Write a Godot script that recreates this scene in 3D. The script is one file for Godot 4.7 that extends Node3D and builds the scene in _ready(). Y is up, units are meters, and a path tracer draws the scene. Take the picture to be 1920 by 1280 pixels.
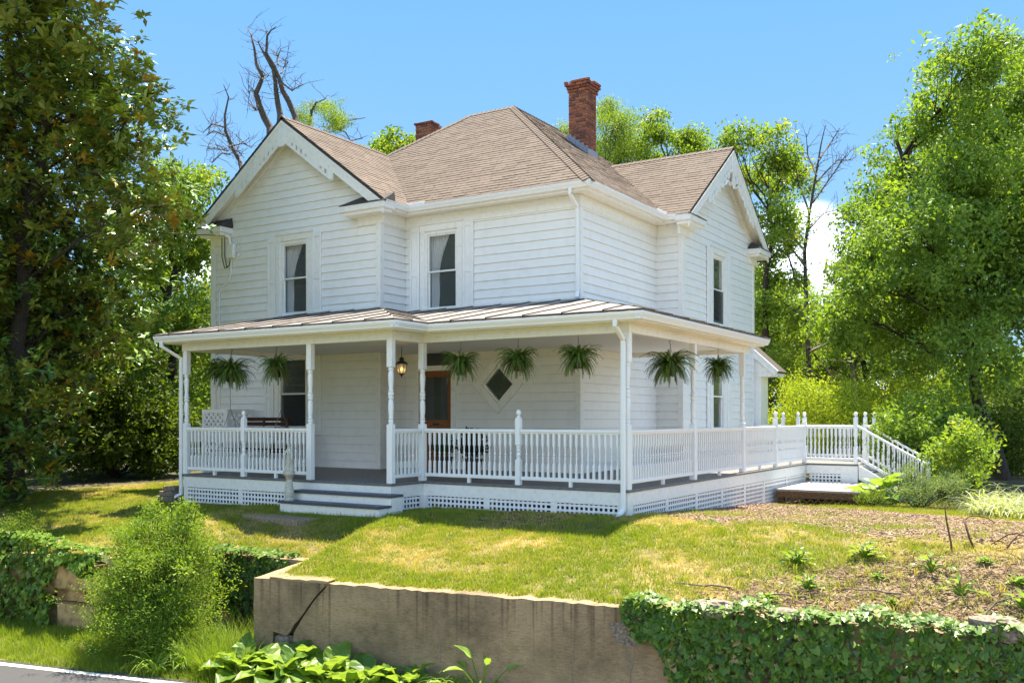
extends Node3D
# A white two-storey farmhouse with a wrap-around porch on a lawn above a cracked concrete retaining wall, woods behind, noon sun from behind the house.
# Metres, y up; the porch floor is y = 0. The front of the house faces +z, its right side +x.

class MB:
	var v := PackedVector3Array()
	var n := PackedVector3Array()
	var c := PackedColorArray()
	var col := Color(1, 1, 1)
	func tri(a: Vector3, b: Vector3, d: Vector3) -> void:  # counter-clockwise seen from outside
		var m := (b - a).cross(d - a).normalized()
		trin(a, b, d, m, m, m)
	func trin(a: Vector3, b: Vector3, d: Vector3, na: Vector3, nb: Vector3, nd: Vector3) -> void:
		v.append(a); v.append(d); v.append(b)
		n.append(na); n.append(nd); n.append(nb)
		c.append(col); c.append(col); c.append(col)
	func quad(a: Vector3, b: Vector3, d: Vector3, e: Vector3) -> void:
		tri(a, b, d); tri(a, d, e)
	func face(p: Array, out: Vector3) -> void:  # convex, any order, turned to look along out
		var m: Vector3 = (p[1] - p[0]).cross(p[2] - p[0])
		for i in range(1, p.size() - 1):
			if m.dot(out) >= 0: tri(p[0], p[i], p[i + 1])
			else: tri(p[0], p[i + 1], p[i])
	func obox(t: Transform3D, s: Vector3, ch := 0.0) -> void:  # centred box, edges chamfered by ch
		var h := s / 2.0
		for ax in 3:
			for sg in [-1.0, 1.0]:
				var p := []
				for q in [[-1, -1], [1, -1], [1, 1], [-1, 1]]:
					var w := Vector3.ZERO
					w[ax] = sg * h[ax]
					w[(ax + 1) % 3] = q[0] * (h[(ax + 1) % 3] - ch)
					w[(ax + 2) % 3] = q[1] * (h[(ax + 2) % 3] - ch)
					p.append(t * w)
				var o := Vector3.ZERO
				o[ax] = sg
				face(p, t.basis * o)
		if ch <= 0.0: return
		for ax in 3:
			var a1 := (ax + 1) % 3
			var a2 := (ax + 2) % 3
			for s1 in [-1.0, 1.0]:
				for s2 in [-1.0, 1.0]:
					var p := []
					for k in [[-1.0, 0], [1.0, 0], [1.0, 1], [-1.0, 1]]:
						var w := Vector3.ZERO
						w[ax] = k[0] * (h[ax] - ch)
						w[a1] = s1 * (h[a1] - (ch if k[1] == 1 else 0.0))
						w[a2] = s2 * (h[a2] - (0.0 if k[1] == 1 else ch))
						p.append(t * w)
					var o := Vector3.ZERO
					o[a1] = s1; o[a2] = s2
					face(p, t.basis * o)
		for sx in [-1.0, 1.0]:
			for sy in [-1.0, 1.0]:
				for sz in [-1.0, 1.0]:
					face([t * Vector3(sx * h.x, sy * (h.y - ch), sz * (h.z - ch)), t * Vector3(sx * (h.x - ch), sy * h.y, sz * (h.z - ch)), t * Vector3(sx * (h.x - ch), sy * (h.y - ch), sz * h.z)], t.basis * Vector3(sx, sy, sz))
	func box(lo: Vector3, hi: Vector3, ch := 0.0) -> void:
		obox(Transform3D(Basis(), (lo + hi) / 2.0), hi - lo, ch)
	func bar(a: Vector3, b: Vector3, w: float, h: float, up := Vector3.UP, ch := 0.0) -> void:  # a straight bar of section w x h
		var d := (b - a).normalized()
		var sd := d.cross(up).normalized()
		obox(Transform3D(Basis(sd, sd.cross(d), d), (a + b) / 2.0), Vector3(w, h, a.distance_to(b)), ch)
	func tube(p: Array, r: Array, sides := 6, caps := true) -> void:
		var prev := []
		var prevn := []
		var u := Vector3.ZERO
		for i in p.size():
			var d: Vector3 = (p[mini(i + 1, p.size() - 1)] - p[maxi(i - 1, 0)]).normalized()
			if u == Vector3.ZERO:
				u = d.cross(Vector3(0.31, 0.2, 0.93)).normalized()
			u = (u - d * u.dot(d)).normalized()
			var w := d.cross(u)
			var ring := []
			var rn := []
			for k in sides:
				var a := TAU * k / sides
				var dir := u * cos(a) + w * sin(a)
				ring.append(p[i] + dir * r[i])
				rn.append(dir)
			if i > 0:
				for k in sides:
					var j := (k + 1) % sides
					trin(prev[k], prev[j], ring[j], prevn[k], prevn[j], rn[j])
					trin(prev[k], ring[j], ring[k], prevn[k], rn[j], rn[k])
			if caps and (i == 0 or i == p.size() - 1) and r[i] > 0.004:
				face(ring, d if i > 0 else -d)
			prev = ring
			prevn = rn
	func lathe(pf: Array, o: Vector3, sides := 10, b := Basis()) -> void:  # pf: Vector2(radius, height), from bottom to top
		for i in pf.size() - 1:
			var p: Vector2 = pf[i]
			var q: Vector2 = pf[i + 1]
			var e := (q - p).normalized()
			for k in sides:
				var a0 := TAU * k / sides + PI / sides
				var a1 := TAU * (k + 1) / sides + PI / sides
				var d0 := Vector3(cos(a0), 0, sin(a0))
				var d1 := Vector3(cos(a1), 0, sin(a1))
				var n0 := b * (d0 * e.y + Vector3(0, -e.x, 0))
				var n1 := b * (d1 * e.y + Vector3(0, -e.x, 0))
				if sides == 4:
					n0 = b * (((d0 + d1) / 2.0).normalized() * e.y + Vector3(0, -e.x, 0)); n1 = n0
				var p0 := o + b * (d0 * p.x + Vector3(0, p.y, 0))
				var p1 := o + b * (d1 * p.x + Vector3(0, p.y, 0))
				var q0 := o + b * (d0 * q.x + Vector3(0, q.y, 0))
				var q1 := o + b * (d1 * q.x + Vector3(0, q.y, 0))
				if p.x > 0.0: trin(p0, q1, p1, n0, n1, n1)
				if q.x > 0.0: trin(p0, q0, q1, n0, n0, n1)
	func prism(poly: PackedVector2Array, t: Transform3D, depth: float) -> void:  # a polygon in local xy, extruded along local +z
		if Geometry2D.is_polygon_clockwise(poly): poly.reverse()
		var ix := Geometry2D.triangulate_polygon(poly)
		for i in range(0, ix.size(), 3):
			var a := poly[ix[i]]
			var b := poly[ix[i + 1]]
			var d := poly[ix[i + 2]]
			face([t * Vector3(a.x, a.y, depth), t * Vector3(b.x, b.y, depth), t * Vector3(d.x, d.y, depth)], t.basis.z)
			face([t * Vector3(a.x, a.y, 0), t * Vector3(b.x, b.y, 0), t * Vector3(d.x, d.y, 0)], -t.basis.z)
		for i in poly.size():
			var a := poly[i]
			var b := poly[(i + 1) % poly.size()]
			face([t * Vector3(a.x, a.y, 0), t * Vector3(b.x, b.y, 0), t * Vector3(b.x, b.y, depth), t * Vector3(a.x, a.y, depth)], t.basis * Vector3(b.y - a.y, a.x - b.x, 0))
	func mesh() -> ArrayMesh:
		var m := ArrayMesh.new()
		var a := []
		a.resize(Mesh.ARRAY_MAX)
		a[Mesh.ARRAY_VERTEX] = v
		a[Mesh.ARRAY_NORMAL] = n
		a[Mesh.ARRAY_COLOR] = c
		m.add_surface_from_arrays(Mesh.PRIMITIVE_TRIANGLES, a)
		return m

var base_of := {}
var taken := {}
var M := {}
var rng := RandomNumberGenerator.new()

func numbered(called: String) -> String:
	if not taken.has(called):
		taken[called] = 0
		return called
	taken[called] += 1
	return "%s_%03d" % [called, taken[called]]

func tag(o: Node, label: String, category: String, group := "", kind := "") -> void:
	if label: o.set_meta("label", label)
	if category: o.set_meta("category", category)
	if group: o.set_meta("group", group)
	if kind: o.set_meta("kind", kind)

func thing(called: String, label: String, category: String, at := Vector3.ZERO, group := "") -> Node3D:
	var o := Node3D.new()
	o.name = numbered(called)
	add_child(o)
	o.position = at
	base_of[o] = at
	tag(o, label, category, group)
	return o

func part(parent: Node, called: String, mb: Variant, m: Material) -> MeshInstance3D:
	var o := MeshInstance3D.new()
	o.name = called if parent != self else numbered(called)
	o.mesh = mb if mb is Mesh else mb.mesh()
	o.material_override = m
	parent.add_child(o, true)
	if base_of.has(parent): o.position = -base_of[parent]
	return o

func branch(parent: Node, called: String) -> Node3D:  # a part that is only its sub-parts
	var o := Node3D.new()
	o.name = called
	parent.add_child(o, true)
	if base_of.has(parent): o.position = -base_of[parent]
	return o

func struct(called: String, mb: MB, m: Material) -> MeshInstance3D:
	var o := part(self, called, mb, m)
	o.set_meta("kind", "structure")
	return o

func lin(r: float, g: float, b: float) -> Color:
	return Color(r, g, b).linear_to_srgb()

func noise_tex(freq: float, ramp: Array, sd := 1, kind := FastNoiseLite.TYPE_SIMPLEX_SMOOTH, octaves := 4, size := 512) -> NoiseTexture2D:
	var f := FastNoiseLite.new()
	f.seed = sd
	f.frequency = freq
	f.noise_type = kind
	f.fractal_octaves = octaves
	var t := NoiseTexture2D.new()
	t.width = size
	t.height = size
	t.seamless = true
	t.noise = f
	var g := Gradient.new()
	var offs := PackedFloat32Array()
	var cols := PackedColorArray()
	for k in ramp:
		offs.append(k[0])
		cols.append(k[1])
	g.offsets = offs
	g.colors = cols
	t.color_ramp = g
	return t

func bump_tex(freq: float, sd := 1, octaves := 4) -> NoiseTexture2D:
	return noise_tex(freq, [[0.0, Color.BLACK], [1.0, Color.WHITE]], sd, FastNoiseLite.TYPE_SIMPLEX_SMOOTH, octaves, 256)

func mat(c: Color, rough := 0.7, tex: Texture2D = null, scale := 1.0, bump: Texture2D = null, bump_cm := 0.3, spec := 0.5) -> StandardMaterial3D:
	var m := StandardMaterial3D.new()
	m.albedo_color = c
	m.roughness = rough
	m.metallic_specular = spec
	if tex or bump:
		m.uv1_triplanar = true
		m.uv1_world_triplanar = true
		m.uv1_scale = Vector3.ONE * scale
	if tex: m.albedo_texture = tex
	if bump:
		m.heightmap_enabled = true
		m.heightmap_texture = bump
		m.heightmap_scale = bump_cm
	return m

func leafy(rough := 0.5, back := Color(1.0, 1.0, 0.55), spec := 0.4) -> StandardMaterial3D:  # leaves: colours come from the mesh and from each copy
	var m := StandardMaterial3D.new()
	m.vertex_color_use_as_albedo = true
	m.roughness = rough
	m.metallic_specular = spec
	m.cull_mode = BaseMaterial3D.CULL_DISABLED
	if back != Color.BLACK:
		m.backlight_enabled = true
		m.backlight = back
	return m

func tinted(rough := 0.9, tex: Texture2D = null, scale := 1.0) -> StandardMaterial3D:
	var m := mat(Color.WHITE, rough, tex, scale)
	m.vertex_color_use_as_albedo = true
	return m

func stained() -> ImageTexture:  # weathered concrete: mottling, fine grain, and the run-off stains that hang from the top of the wall
	var w := 1024
	var h := 400
	var im := Image.create(w, h, false, Image.FORMAT_RGB8)
	var a := FastNoiseLite.new()
	a.seed = 61
	a.frequency = 0.9
	a.fractal_octaves = 5
	var b := FastNoiseLite.new()
	b.seed = 62
	b.frequency = 9.0
	b.fractal_octaves = 3
	for i in w:
		var x := i * 6.0 / w
		var c := cos(TAU * i / w) * 0.95
		var s := sin(TAU * i / w) * 0.95
		var drip := smoothstep(0.05, 0.5, b.get_noise_2d(c * 1.1, s * 1.1))
		var reach := 0.25 + 0.75 * absf(a.get_noise_2d(c * 5.0 + 9.0, s * 5.0)) * 2.0
		for j in h:
			var y := j * 1.6 / h
			var m := 0.88 + 0.3 * a.get_noise_3d(c, s, y) + 0.12 * a.get_noise_3d(c * 6.0, s * 6.0, y * 6.0) + 0.1 * b.get_noise_3d(c * 5.0, s * 5.0, y * 5.0)
			var edge := y + 0.12 * a.get_noise_3d(c * 8.0, s * 8.0, y * 3.0)
			var st := drip * clampf(1.0 - edge / reach, 0, 1) * (0.75 + 0.5 * b.get_noise_3d(c * 3.0, s * 3.0, y * 6.0))
			m = clampf(m, 0.45, 1.0) * (1.0 - 0.42 * clampf(st, 0, 1))
			im.set_pixel(i, j, Color(m, m * (0.99 - 0.02 * st), m * (0.97 - 0.03 * st)))
	return ImageTexture.create_from_image(im)

func make_materials() -> void:
	var w := Color.WHITE
	M.white = mat(lin(0.9, 0.875, 0.835), 0.42, noise_tex(0.012, [[0.0, Color(0.96, 0.96, 0.95)], [0.45, Color(0.99, 0.99, 0.985)], [1.0, w]], 3), 0.5)
	M.trim = mat(lin(0.9, 0.87, 0.82), 0.4, noise_tex(0.02, [[0.0, Color(0.92, 0.915, 0.9)], [0.4, Color(0.98, 0.98, 0.97)], [1.0, w]], 4), 0.7)
	M.vinyl = mat(lin(0.88, 0.865, 0.84), 0.3)
	M.deck = mat(lin(0.17, 0.165, 0.165), 0.55, noise_tex(0.02, [[0.0, Color(0.75, 0.75, 0.75)], [0.5, Color(0.95, 0.95, 0.95)], [1.0, w]], 5), 0.8)
	M.tread = mat(lin(0.085, 0.095, 0.12), 0.5, noise_tex(0.03, [[0.0, Color(0.8, 0.8, 0.8)], [1.0, w]], 6), 0.8)
	M.ceiling = mat(lin(0.8, 0.79, 0.76), 0.6)
	M.shingle = tinted(0.95, noise_tex(0.09, [[0.0, Color(0.72, 0.7, 0.69)], [0.5, Color(0.93, 0.93, 0.93)], [1.0, w]], 11), 2.0)
	M.roof_edge = mat(lin(0.05, 0.042, 0.036), 0.9)
	M.felt = mat(lin(0.3, 0.27, 0.245), 0.6, noise_tex(0.012, [[0.0, Color(0.5, 0.46, 0.43)], [0.35, Color(0.82, 0.8, 0.78)], [0.7, Color(0.97, 0.96, 0.95)], [1.0, w]], 12), 0.55, bump_tex(0.02, 9, 3), 0.4)
	M.rust = mat(lin(0.12, 0.085, 0.06), 0.85, noise_tex(0.03, [[0.0, Color(0.5, 0.45, 0.4)], [1.0, w]], 13), 1.0)
	M.mortar = mat(lin(0.42, 0.34, 0.26), 0.95, noise_tex(0.05, [[0.0, Color(0.6, 0.58, 0.56)], [1.0, w]], 14), 1.5)
	M.lead = mat(lin(0.42, 0.45, 0.5), 0.5, noise_tex(0.03, [[0.0, Color(0.6, 0.6, 0.62)], [1.0, w]], 15), 1.5)
	M.bricks = []
	var bt := noise_tex(0.04, [[0.0, Color(0.6, 0.55, 0.52)], [0.5, Color(0.9, 0.88, 0.87)], [1.0, w]], 16)
	for k in [[0.4, 0.13, 0.065], [0.33, 0.1, 0.055], [0.46, 0.17, 0.085], [0.2, 0.075, 0.055], [0.38, 0.145, 0.085], [0.28, 0.1, 0.06]]:
		M.bricks.append(mat(lin(k[0], k[1], k[2]), 0.9, bt, 3.0))
	M.glass = StandardMaterial3D.new()
	M.glass.transparency = BaseMaterial3D.TRANSPARENCY_ALPHA
	M.glass.albedo_color = Color(0.9, 0.95, 0.95, 0.08)
	M.glass.roughness = 0.02
	M.screen = mat(lin(0.02, 0.022, 0.024), 0.5)
	M.screen.transparency = BaseMaterial3D.TRANSPARENCY_ALPHA
	M.screen.albedo_color.a = 0.45
	M.curtain = mat(lin(0.62, 0.62, 0.6), 0.9)
	M.curtain.backlight_enabled = true
	M.curtain.backlight = Color(0.6, 0.6, 0.6)
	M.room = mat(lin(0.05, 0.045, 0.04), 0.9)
	M.door = mat(lin(0.36, 0.13, 0.035), 0.35, noise_tex(0.03, [[0.0, Color(0.7, 0.62, 0.55)], [1.0, w]], 17), 1.2)
	M.swing = mat(lin(0.085, 0.032, 0.018), 0.4, noise_tex(0.03, [[0.0, Color(0.7, 0.65, 0.6)], [1.0, w]], 18), 1.5)
	M.iron = mat(lin(0.012, 0.012, 0.012), 0.45, null, 1.0, null, 0.0, 0.6)
	M.steel = mat(lin(0.25, 0.24, 0.23), 0.4)
	M.steel.metallic = 0.7
	M.cable = mat(lin(0.02, 0.02, 0.02), 0.6)
	M.stone = mat(lin(0.72, 0.7, 0.62), 0.85, noise_tex(0.03, [[0.0, Color(0.65, 0.62, 0.56)], [0.5, Color(0.88, 0.87, 0.84)], [1.0, w]], 19), 2.0, bump_tex(0.05, 20, 4), 0.5)
	M.slab = mat(lin(0.42, 0.33, 0.24), 0.9, noise_tex(0.03, [[0.0, Color(0.6, 0.57, 0.53)], [1.0, w]], 40), 1.4, bump_tex(0.04, 25, 5), 1.0)
	M.concrete = mat(lin(0.46, 0.325, 0.185), 0.9, stained(), 1.0, bump_tex(0.04, 22, 5), 0.8)
	M.concrete.uv1_scale = Vector3(1.0 / 6.0, 1.0 / 1.6, 1.0 / 6.0)
	M.concrete.uv1_offset = Vector3(0, 1.0 / 1.6, 0)
	M.concrete.detail_enabled = true
	M.concrete.detail_blend_mode = BaseMaterial3D.BLEND_MODE_MUL
	M.concrete.detail_albedo = noise_tex(0.12, [[0.0, Color(0.75, 0.73, 0.7)], [0.42, Color(0.93, 0.92, 0.9)], [1.0, w]], 23)
	M.concrete.detail_uv_layer = BaseMaterial3D.DETAIL_UV_1
	M.rubble = mat(lin(0.42, 0.35, 0.26), 0.95, noise_tex(0.03, [[0.0, Color(0.45, 0.42, 0.4)], [1.0, w]], 24), 1.4, bump_tex(0.04, 25, 5), 1.5)
	M.block = mat(lin(0.6, 0.41, 0.19), 0.9, noise_tex(0.012, [[0.0, Color(0.62, 0.58, 0.52)], [0.5, Color(0.9, 0.88, 0.84)], [1.0, w]], 26), 0.8, bump_tex(0.05, 27, 5), 0.5)
	M.asphalt = mat(lin(0.06, 0.06, 0.062), 0.9, noise_tex(0.2, [[0.0, Color(0.6, 0.6, 0.6)], [0.5, Color(0.92, 0.92, 0.92)], [1.0, w]], 28, FastNoiseLite.TYPE_SIMPLEX_SMOOTH, 3), 1.5, bump_tex(0.25, 29, 2), 0.4)
	M.paint = mat(lin(0.62, 0.61, 0.57), 0.7, noise_tex(0.06, [[0.0, Color(0.6, 0.59, 0.57)], [0.3, Color(0.95, 0.95, 0.94)], [1.0, w]], 30), 1.5)
	M.soil = mat(lin(0.2, 0.13, 0.075), 0.95, noise_tex(0.03, [[0.0, Color(0.5, 0.45, 0.42)], [0.5, Color(0.85, 0.82, 0.8)], [1.0, w]], 31), 0.7, bump_tex(0.05, 32, 4), 2.0)
	M.turf = mat(lin(0.2, 0.165, 0.06), 0.95, noise_tex(0.02, [[0.0, Color(0.55, 0.62, 0.4)], [0.5, Color(0.88, 0.88, 0.8)], [1.0, w]], 33), 0.5, bump_tex(0.1, 34, 4), 2.0)
	M.bark = mat(lin(0.085, 0.066, 0.05), 0.95, noise_tex(0.03, [[0.0, Color(0.5, 0.47, 0.45)], [1.0, w]], 35), 1.2, bump_tex(0.05, 36, 4), 2.5)
	M.dead = mat(lin(0.2, 0.17, 0.145), 0.9, noise_tex(0.03, [[0.0, Color(0.5, 0.47, 0.45)], [1.0, w]], 37), 1.0)
	M.timber = mat(lin(0.2, 0.12, 0.055), 0.85, noise_tex(0.03, [[0.0, Color(0.55, 0.5, 0.47)], [1.0, w]], 38), 1.2)
	M.plank = mat(lin(0.42, 0.42, 0.42), 0.7, noise_tex(0.03, [[0.0, Color(0.7, 0.7, 0.7)], [1.0, w]], 39), 1.2)
	M.pot = mat(lin(0.06, 0.035, 0.022), 0.8)
	M.leaf = leafy(0.5)
	M.gloss = leafy(0.3, Color(0.62, 0.66, 0.25), 0.5)
	M.vine = leafy(0.42, Color(0.6, 0.66, 0.25), 0.4)
	M.chip = tinted(0.95)
	M.frond = leafy(0.55, Color(0.7, 0.75, 0.35))
	M.big = leafy(0.42, Color(0.55, 0.65, 0.2))

# ---------------------------------------------------------------- house
const XW := -4.41   # right corner of the front wing
const ZW := 0.888   # its front wall
const XL := -9.72   # left wall
const ZR := -3.79   # front of the right wing
const XR := 0.65    # its gable wall
const ZB := -8.94
var house: Node3D

func wall_frame(o: Vector3, right: Vector3) -> Transform3D:  # local x runs to the right seen from outside, z outwards
	return Transform3D(Basis(right, Vector3.UP, right.cross(Vector3.UP)), o)

func clapboards(t: Transform3D, outline: PackedVector2Array, holes: Array, y0: float, called := "wall") -> Node3D:
	var w := branch(house, called)
	var lo := 1e9
	var hi := -1e9
	var top := -1e9
	for p in outline:
		lo = minf(lo, p.x); hi = maxf(hi, p.x); top = maxf(top, p.y)
	var e := 0.183
	var y := y0
	while y < top:
		var rect := PackedVector2Array([Vector2(lo, y), Vector2(hi, y), Vector2(hi, y + e - 0.0028), Vector2(lo, y + e - 0.0028)])
		var pieces: Array = Geometry2D.intersect_polygons(rect, outline)
		for h in holes:
			var left := []
			for p in pieces:
				for k in Geometry2D.clip_polygons(p, h):
					left.append(k)
			pieces = left
		var sag := rng.randf_range(-0.002, 0.002)
		for p in pieces:
			var mb := MB.new()
			var poly: PackedVector2Array = p
			if Geometry2D.is_polygon_clockwise(poly): poly.reverse()
			var z := func(q: Vector2) -> Vector3: return t * Vector3(q.x, q.y, lerpf(0.032 + sag, 0.006, clampf((q.y - y) / e, 0, 1)))
			var ix := Geometry2D.triangulate_polygon(poly)
			for i in range(0, ix.size(), 3):
				mb.face([z.call(poly[ix[i]]), z.call(poly[ix[i + 1]]), z.call(poly[ix[i + 2]])], t.basis.z)
			for i in poly.size():
				var a := poly[i]
				var b := poly[(i + 1) % poly.size()]
				mb.face([t * Vector3(a.x, a.y, -0.02), t * Vector3(b.x, b.y, -0.02), z.call(b), z.call(a)], t.basis * Vector3(b.y - a.y, a.x - b.x, 0))
			part(w, "clapboard", mb, M.white)
		y += e
	return w

func rect(x0: float, y0: float, x1: float, y1: float) -> PackedVector2Array:
	return PackedVector2Array([Vector2(x0, y0), Vector2(x1, y0), Vector2(x1, y1), Vector2(x0, y1)])

func flat_board(parent: Node, called: String, t: Transform3D, x0: float, y0: float, x1: float, y1: float, z0: float, z1: float, m: Material, ch := 0.004) -> MeshInstance3D:
	var mb := MB.new()
	mb.obox(t * Transform3D(Basis(), Vector3((x0 + x1) / 2, (y0 + y1) / 2, (z0 + z1) / 2)), Vector3(x1 - x0, y1 - y0, z1 - z0), ch)
	return part(parent, called, mb, m)

func sheet(parent: Node, called: String, t: Transform3D, x0: float, y0: float, x1: float, y1: float, z: float) -> void:  # a glass pane
	var mb := MB.new()
	mb.quad(t * Vector3(x0, y0, z), t * Vector3(x1, y0, z), t * Vector3(x1, y1, z), t * Vector3(x0, y1, z))
	part(parent, called, mb, M.glass)

# A sash window: x0..x1 and y0..y1 bound the glass. Curtain: 0 none, 1 drawn to one side.
func sash_window(t: Transform3D, x0: float, x1: float, y0: float, y1: float, shutter_w: float, curtain: int, low_screen := false, gap := 0.13) -> void:
	var f := 0.055
	var mb := MB.new()
	var ox0 := x0 - f - gap
	var ox1 := x1 + f + gap
	for b in [[ox0, y0 - 0.06, x0 - f, y1 + f + 0.02], [x1 + f, y0 - 0.06, ox1, y1 + f + 0.02], [ox0 - 0.01, y1 + f + 0.02, ox1 + 0.01, y1 + f + 0.16]]:
		mb.obox(t * Transform3D(Basis(), Vector3((b[0] + b[2]) / 2, (b[1] + b[3]) / 2, 0.02)), Vector3(b[2] - b[0], b[3] - b[1], 0.07), 0.004)
	mb.obox(t * Transform3D(Basis(), Vector3((x0 + x1) / 2, y1 + f + 0.175, 0.035)), Vector3(ox1 - ox0 + 0.06, 0.03, 0.1), 0.005)
	for b in [[x0 - f, y0 - 0.05, x0, y1 + f], [x1, y0 - 0.05, x1 + f, y1 + f], [x0, y1, x1, y1 + f]]:  # jamb
		mb.obox(t * Transform3D(Basis(), Vector3((b[0] + b[2]) / 2, (b[1] + b[3]) / 2, -0.03)), Vector3(b[2] - b[0], b[3] - b[1], 0.13), 0.003)
	var w := part(house, "window", mb, M.trim)
	flat_board(w, "sill", t, ox0 - 0.02, y0 - 0.11, ox1 + 0.02, y0 - 0.06, -0.08, 0.085, M.trim)
	flat_board(w, "apron", t, ox0 + 0.01, y0 - 0.16, ox1 - 0.01, y0 - 0.11, 0.0, 0.05, M.trim)
	var ym := (y0 + y1) / 2 - 0.02
	for k in 2:
		var a := y0 - 0.05 if k == 0 else ym
		var b := ym + 0.035 if k == 0 else y1
		var z := -0.035 if k == 0 else -0.005
		var s := MB.new()
		for q in [[x0, a, x0 + 0.035, b], [x1 - 0.035, a, x1, b], [x0 + 0.035, a, x1 - 0.035, a + (0.07 if k == 0 else 0.035)], [x0 + 0.035, b - 0.035, x1 - 0.035, b]]:
			s.obox(t * Transform3D(Basis(), Vector3((q[0] + q[2]) / 2, (q[1] + q[3]) / 2, z)), Vector3(q[2] - q[0], q[3] - q[1], 0.028), 0.003)
		part(w, "sash", s, M.trim)
		sheet(w, "pane", t, x0 + 0.03, a + 0.03, x1 - 0.03, b - 0.03, z)
	if low_screen:
		flat_board(w, "insect_screen", t, x0 + 0.005, y0 - 0.04, x1 - 0.005, ym, 0.012, 0.014, M.screen, 0.0)
	if curtain:
		var cb := MB.new()
		var cols := 22
		var wide := (x1 - x0) * 0.62
		for i in cols:
			for j in 10:
				var p := []
				for q in [[i, j], [i + 1, j], [i + 1, j + 1], [i, j + 1]]:
					var v: float = q[1] / 10.0
					var u: float = q[0] / float(cols)
					var gather := lerpf(0.42, 1.0, pow(clampf((v - 0.4) / 0.6, 0, 1), 1.4)) + 0.05 * sin(v * 7.0)
					p.append(t * Vector3(x0 + u * wide * gather, lerpf(y0, y1 + 0.03, v), -0.14 + 0.022 * sin(u * 34.0 + v * 1.5)))
				cb.quad(p[0], p[1], p[2], p[3])
		part(w, "curtain", cb, M.curtain)
	for s in [-1, 1]:
		if shutter_w <= 0: continue
		var a: float = ox0 - 0.012 - shutter_w if s < 0 else ox1 + 0.012
		var lo := y0 - 0.13
		var hi := y1 + f + 0.13
		var sh := MB.new()
		var mid := lo + (hi - lo) * 0.47
		for q in [[a, lo, a + 0.06, hi], [a + shutter_w - 0.06, lo, a + shutter_w, hi], [a + 0.06, lo, a + shutter_w - 0.06, lo + 0.14], [a + 0.06, hi - 0.1, a + shutter_w - 0.06, hi], [a + 0.06, mid - 0.05, a + shutter_w - 0.06, mid + 0.05]]:
			sh.obox(t * Transform3D(Basis(), Vector3((q[0] + q[2]) / 2, (q[1] + q[3]) / 2, 0.047)), Vector3(q[2] - q[0], q[3] - q[1], 0.036), 0.004)
		var o := part(house, "shutter", sh, M.white)
		for q in [[lo + 0.14, mid - 0.05], [mid + 0.05, hi - 0.1]]:
			flat_board(o, "panel", t, a + 0.062, q[0] + 0.002, a + shutter_w - 0.062, q[1] - 0.002, 0.03, 0.05, M.white, 0.0)
			flat_board(o, "raised_field", t, a + 0.085, q[0] + 0.03, a + shutter_w - 0.085, q[1] - 0.03, 0.05, 0.058, M.white, 0.007)

func shingle_slope(poly3: Array, eave_dir: Vector3, up: Vector3, called: String, sd: int) -> void:
	# poly3 lies in one plane; eave_dir runs along the eave, up points up the slope
	var o: Vector3 = poly3[0]
	var nrm := eave_dir.cross(up).normalized()
	if nrm.y < 0: nrm = -nrm
	var poly := PackedVector2Array()
	var lo := Vector2(1e9, 1e9)
	var hi := Vector2(-1e9, -1e9)
	for p in poly3:
		var q := Vector2((p - o).dot(eave_dir), (p - o).dot(up))
		poly.append(q)
		lo = lo.min(q); hi = hi.max(q)
	var w := MB.new()
	var pl := PackedVector2Array(poly)
	if Geometry2D.is_polygon_clockwise(pl): pl.reverse()
	var ix := Geometry2D.triangulate_polygon(pl)
	var at := func(q: Vector2, h: float) -> Vector3: return o + eave_dir * q.x + up * q.y + nrm * h
	for i in range(0, ix.size(), 3):
		w.face([at.call(pl[ix[i]], -0.01), at.call(pl[ix[i + 1]], -0.01), at.call(pl[ix[i + 2]], -0.01)], nrm)
		w.face([at.call(pl[ix[i]], -0.07), at.call(pl[ix[i + 1]], -0.07), at.call(pl[ix[i + 2]], -0.07)], -nrm)
	for i in pl.size():
		var a := pl[i]
		var b := pl[(i + 1) % pl.size()]
		w.face([at.call(a, -0.07), at.call(b, -0.07), at.call(b, -0.01), at.call(a, -0.01)], eave_dir * (b.y - a.y) + up * (a.x - b.x))
	var slab := part(house, called, w, M.roof_edge)
	var g := RandomNumberGenerator.new()
	g.seed = sd
	var nz := FastNoiseLite.new()
	nz.seed = sd
	nz.frequency = 0.5
	var mb := MB.new()
	var y := lo.y - 0.02
	var row := 0
	while y < hi.y:
		var x := lo.x - 0.33 * g.randf()
		while x < hi.x:
			var dy := g.randf_range(-0.006, 0.006)
			var dx := 0.003
			var r := rect(x + dx, y + dy, x + 0.305 - dx, y + 0.15)
			for p in Geometry2D.intersect_polygons(r, pl):
				var t := 0.93 + 0.14 * g.randf() + 0.16 * nz.get_noise_2d(x, y * 2.0)
				if g.randf() < 0.1: t *= 0.84
				mb.col = Color(0.155 * t, 0.118 * t, 0.089 * t)
				var qs: PackedVector2Array = p
				if Geometry2D.is_polygon_clockwise(qs): qs.reverse()
				var lift := g.randf_range(0.007, 0.014)
				var hgt := func(q: Vector2) -> float: return lerpf(lift, 0.0, clampf((q.y - y) / 0.15, 0, 1))
				var f := []
				for q in qs: f.append(at.call(q, hgt.call(q)))
				mb.face(f, nrm)
				for i in qs.size():
					var a := qs[i]
					var b := qs[(i + 1) % qs.size()]
					if a.y < y + 0.03 and b.y < y + 0.03:
						mb.face([at.call(a, -0.008), at.call(b, -0.008), f[(i + 1) % qs.size()], f[i]], -up)
			x += 0.305
		y += 0.14
		row += 1
	var s := part(slab, "shingles", mb, M.shingle)
	s.set_meta("kind", "stuff")

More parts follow.
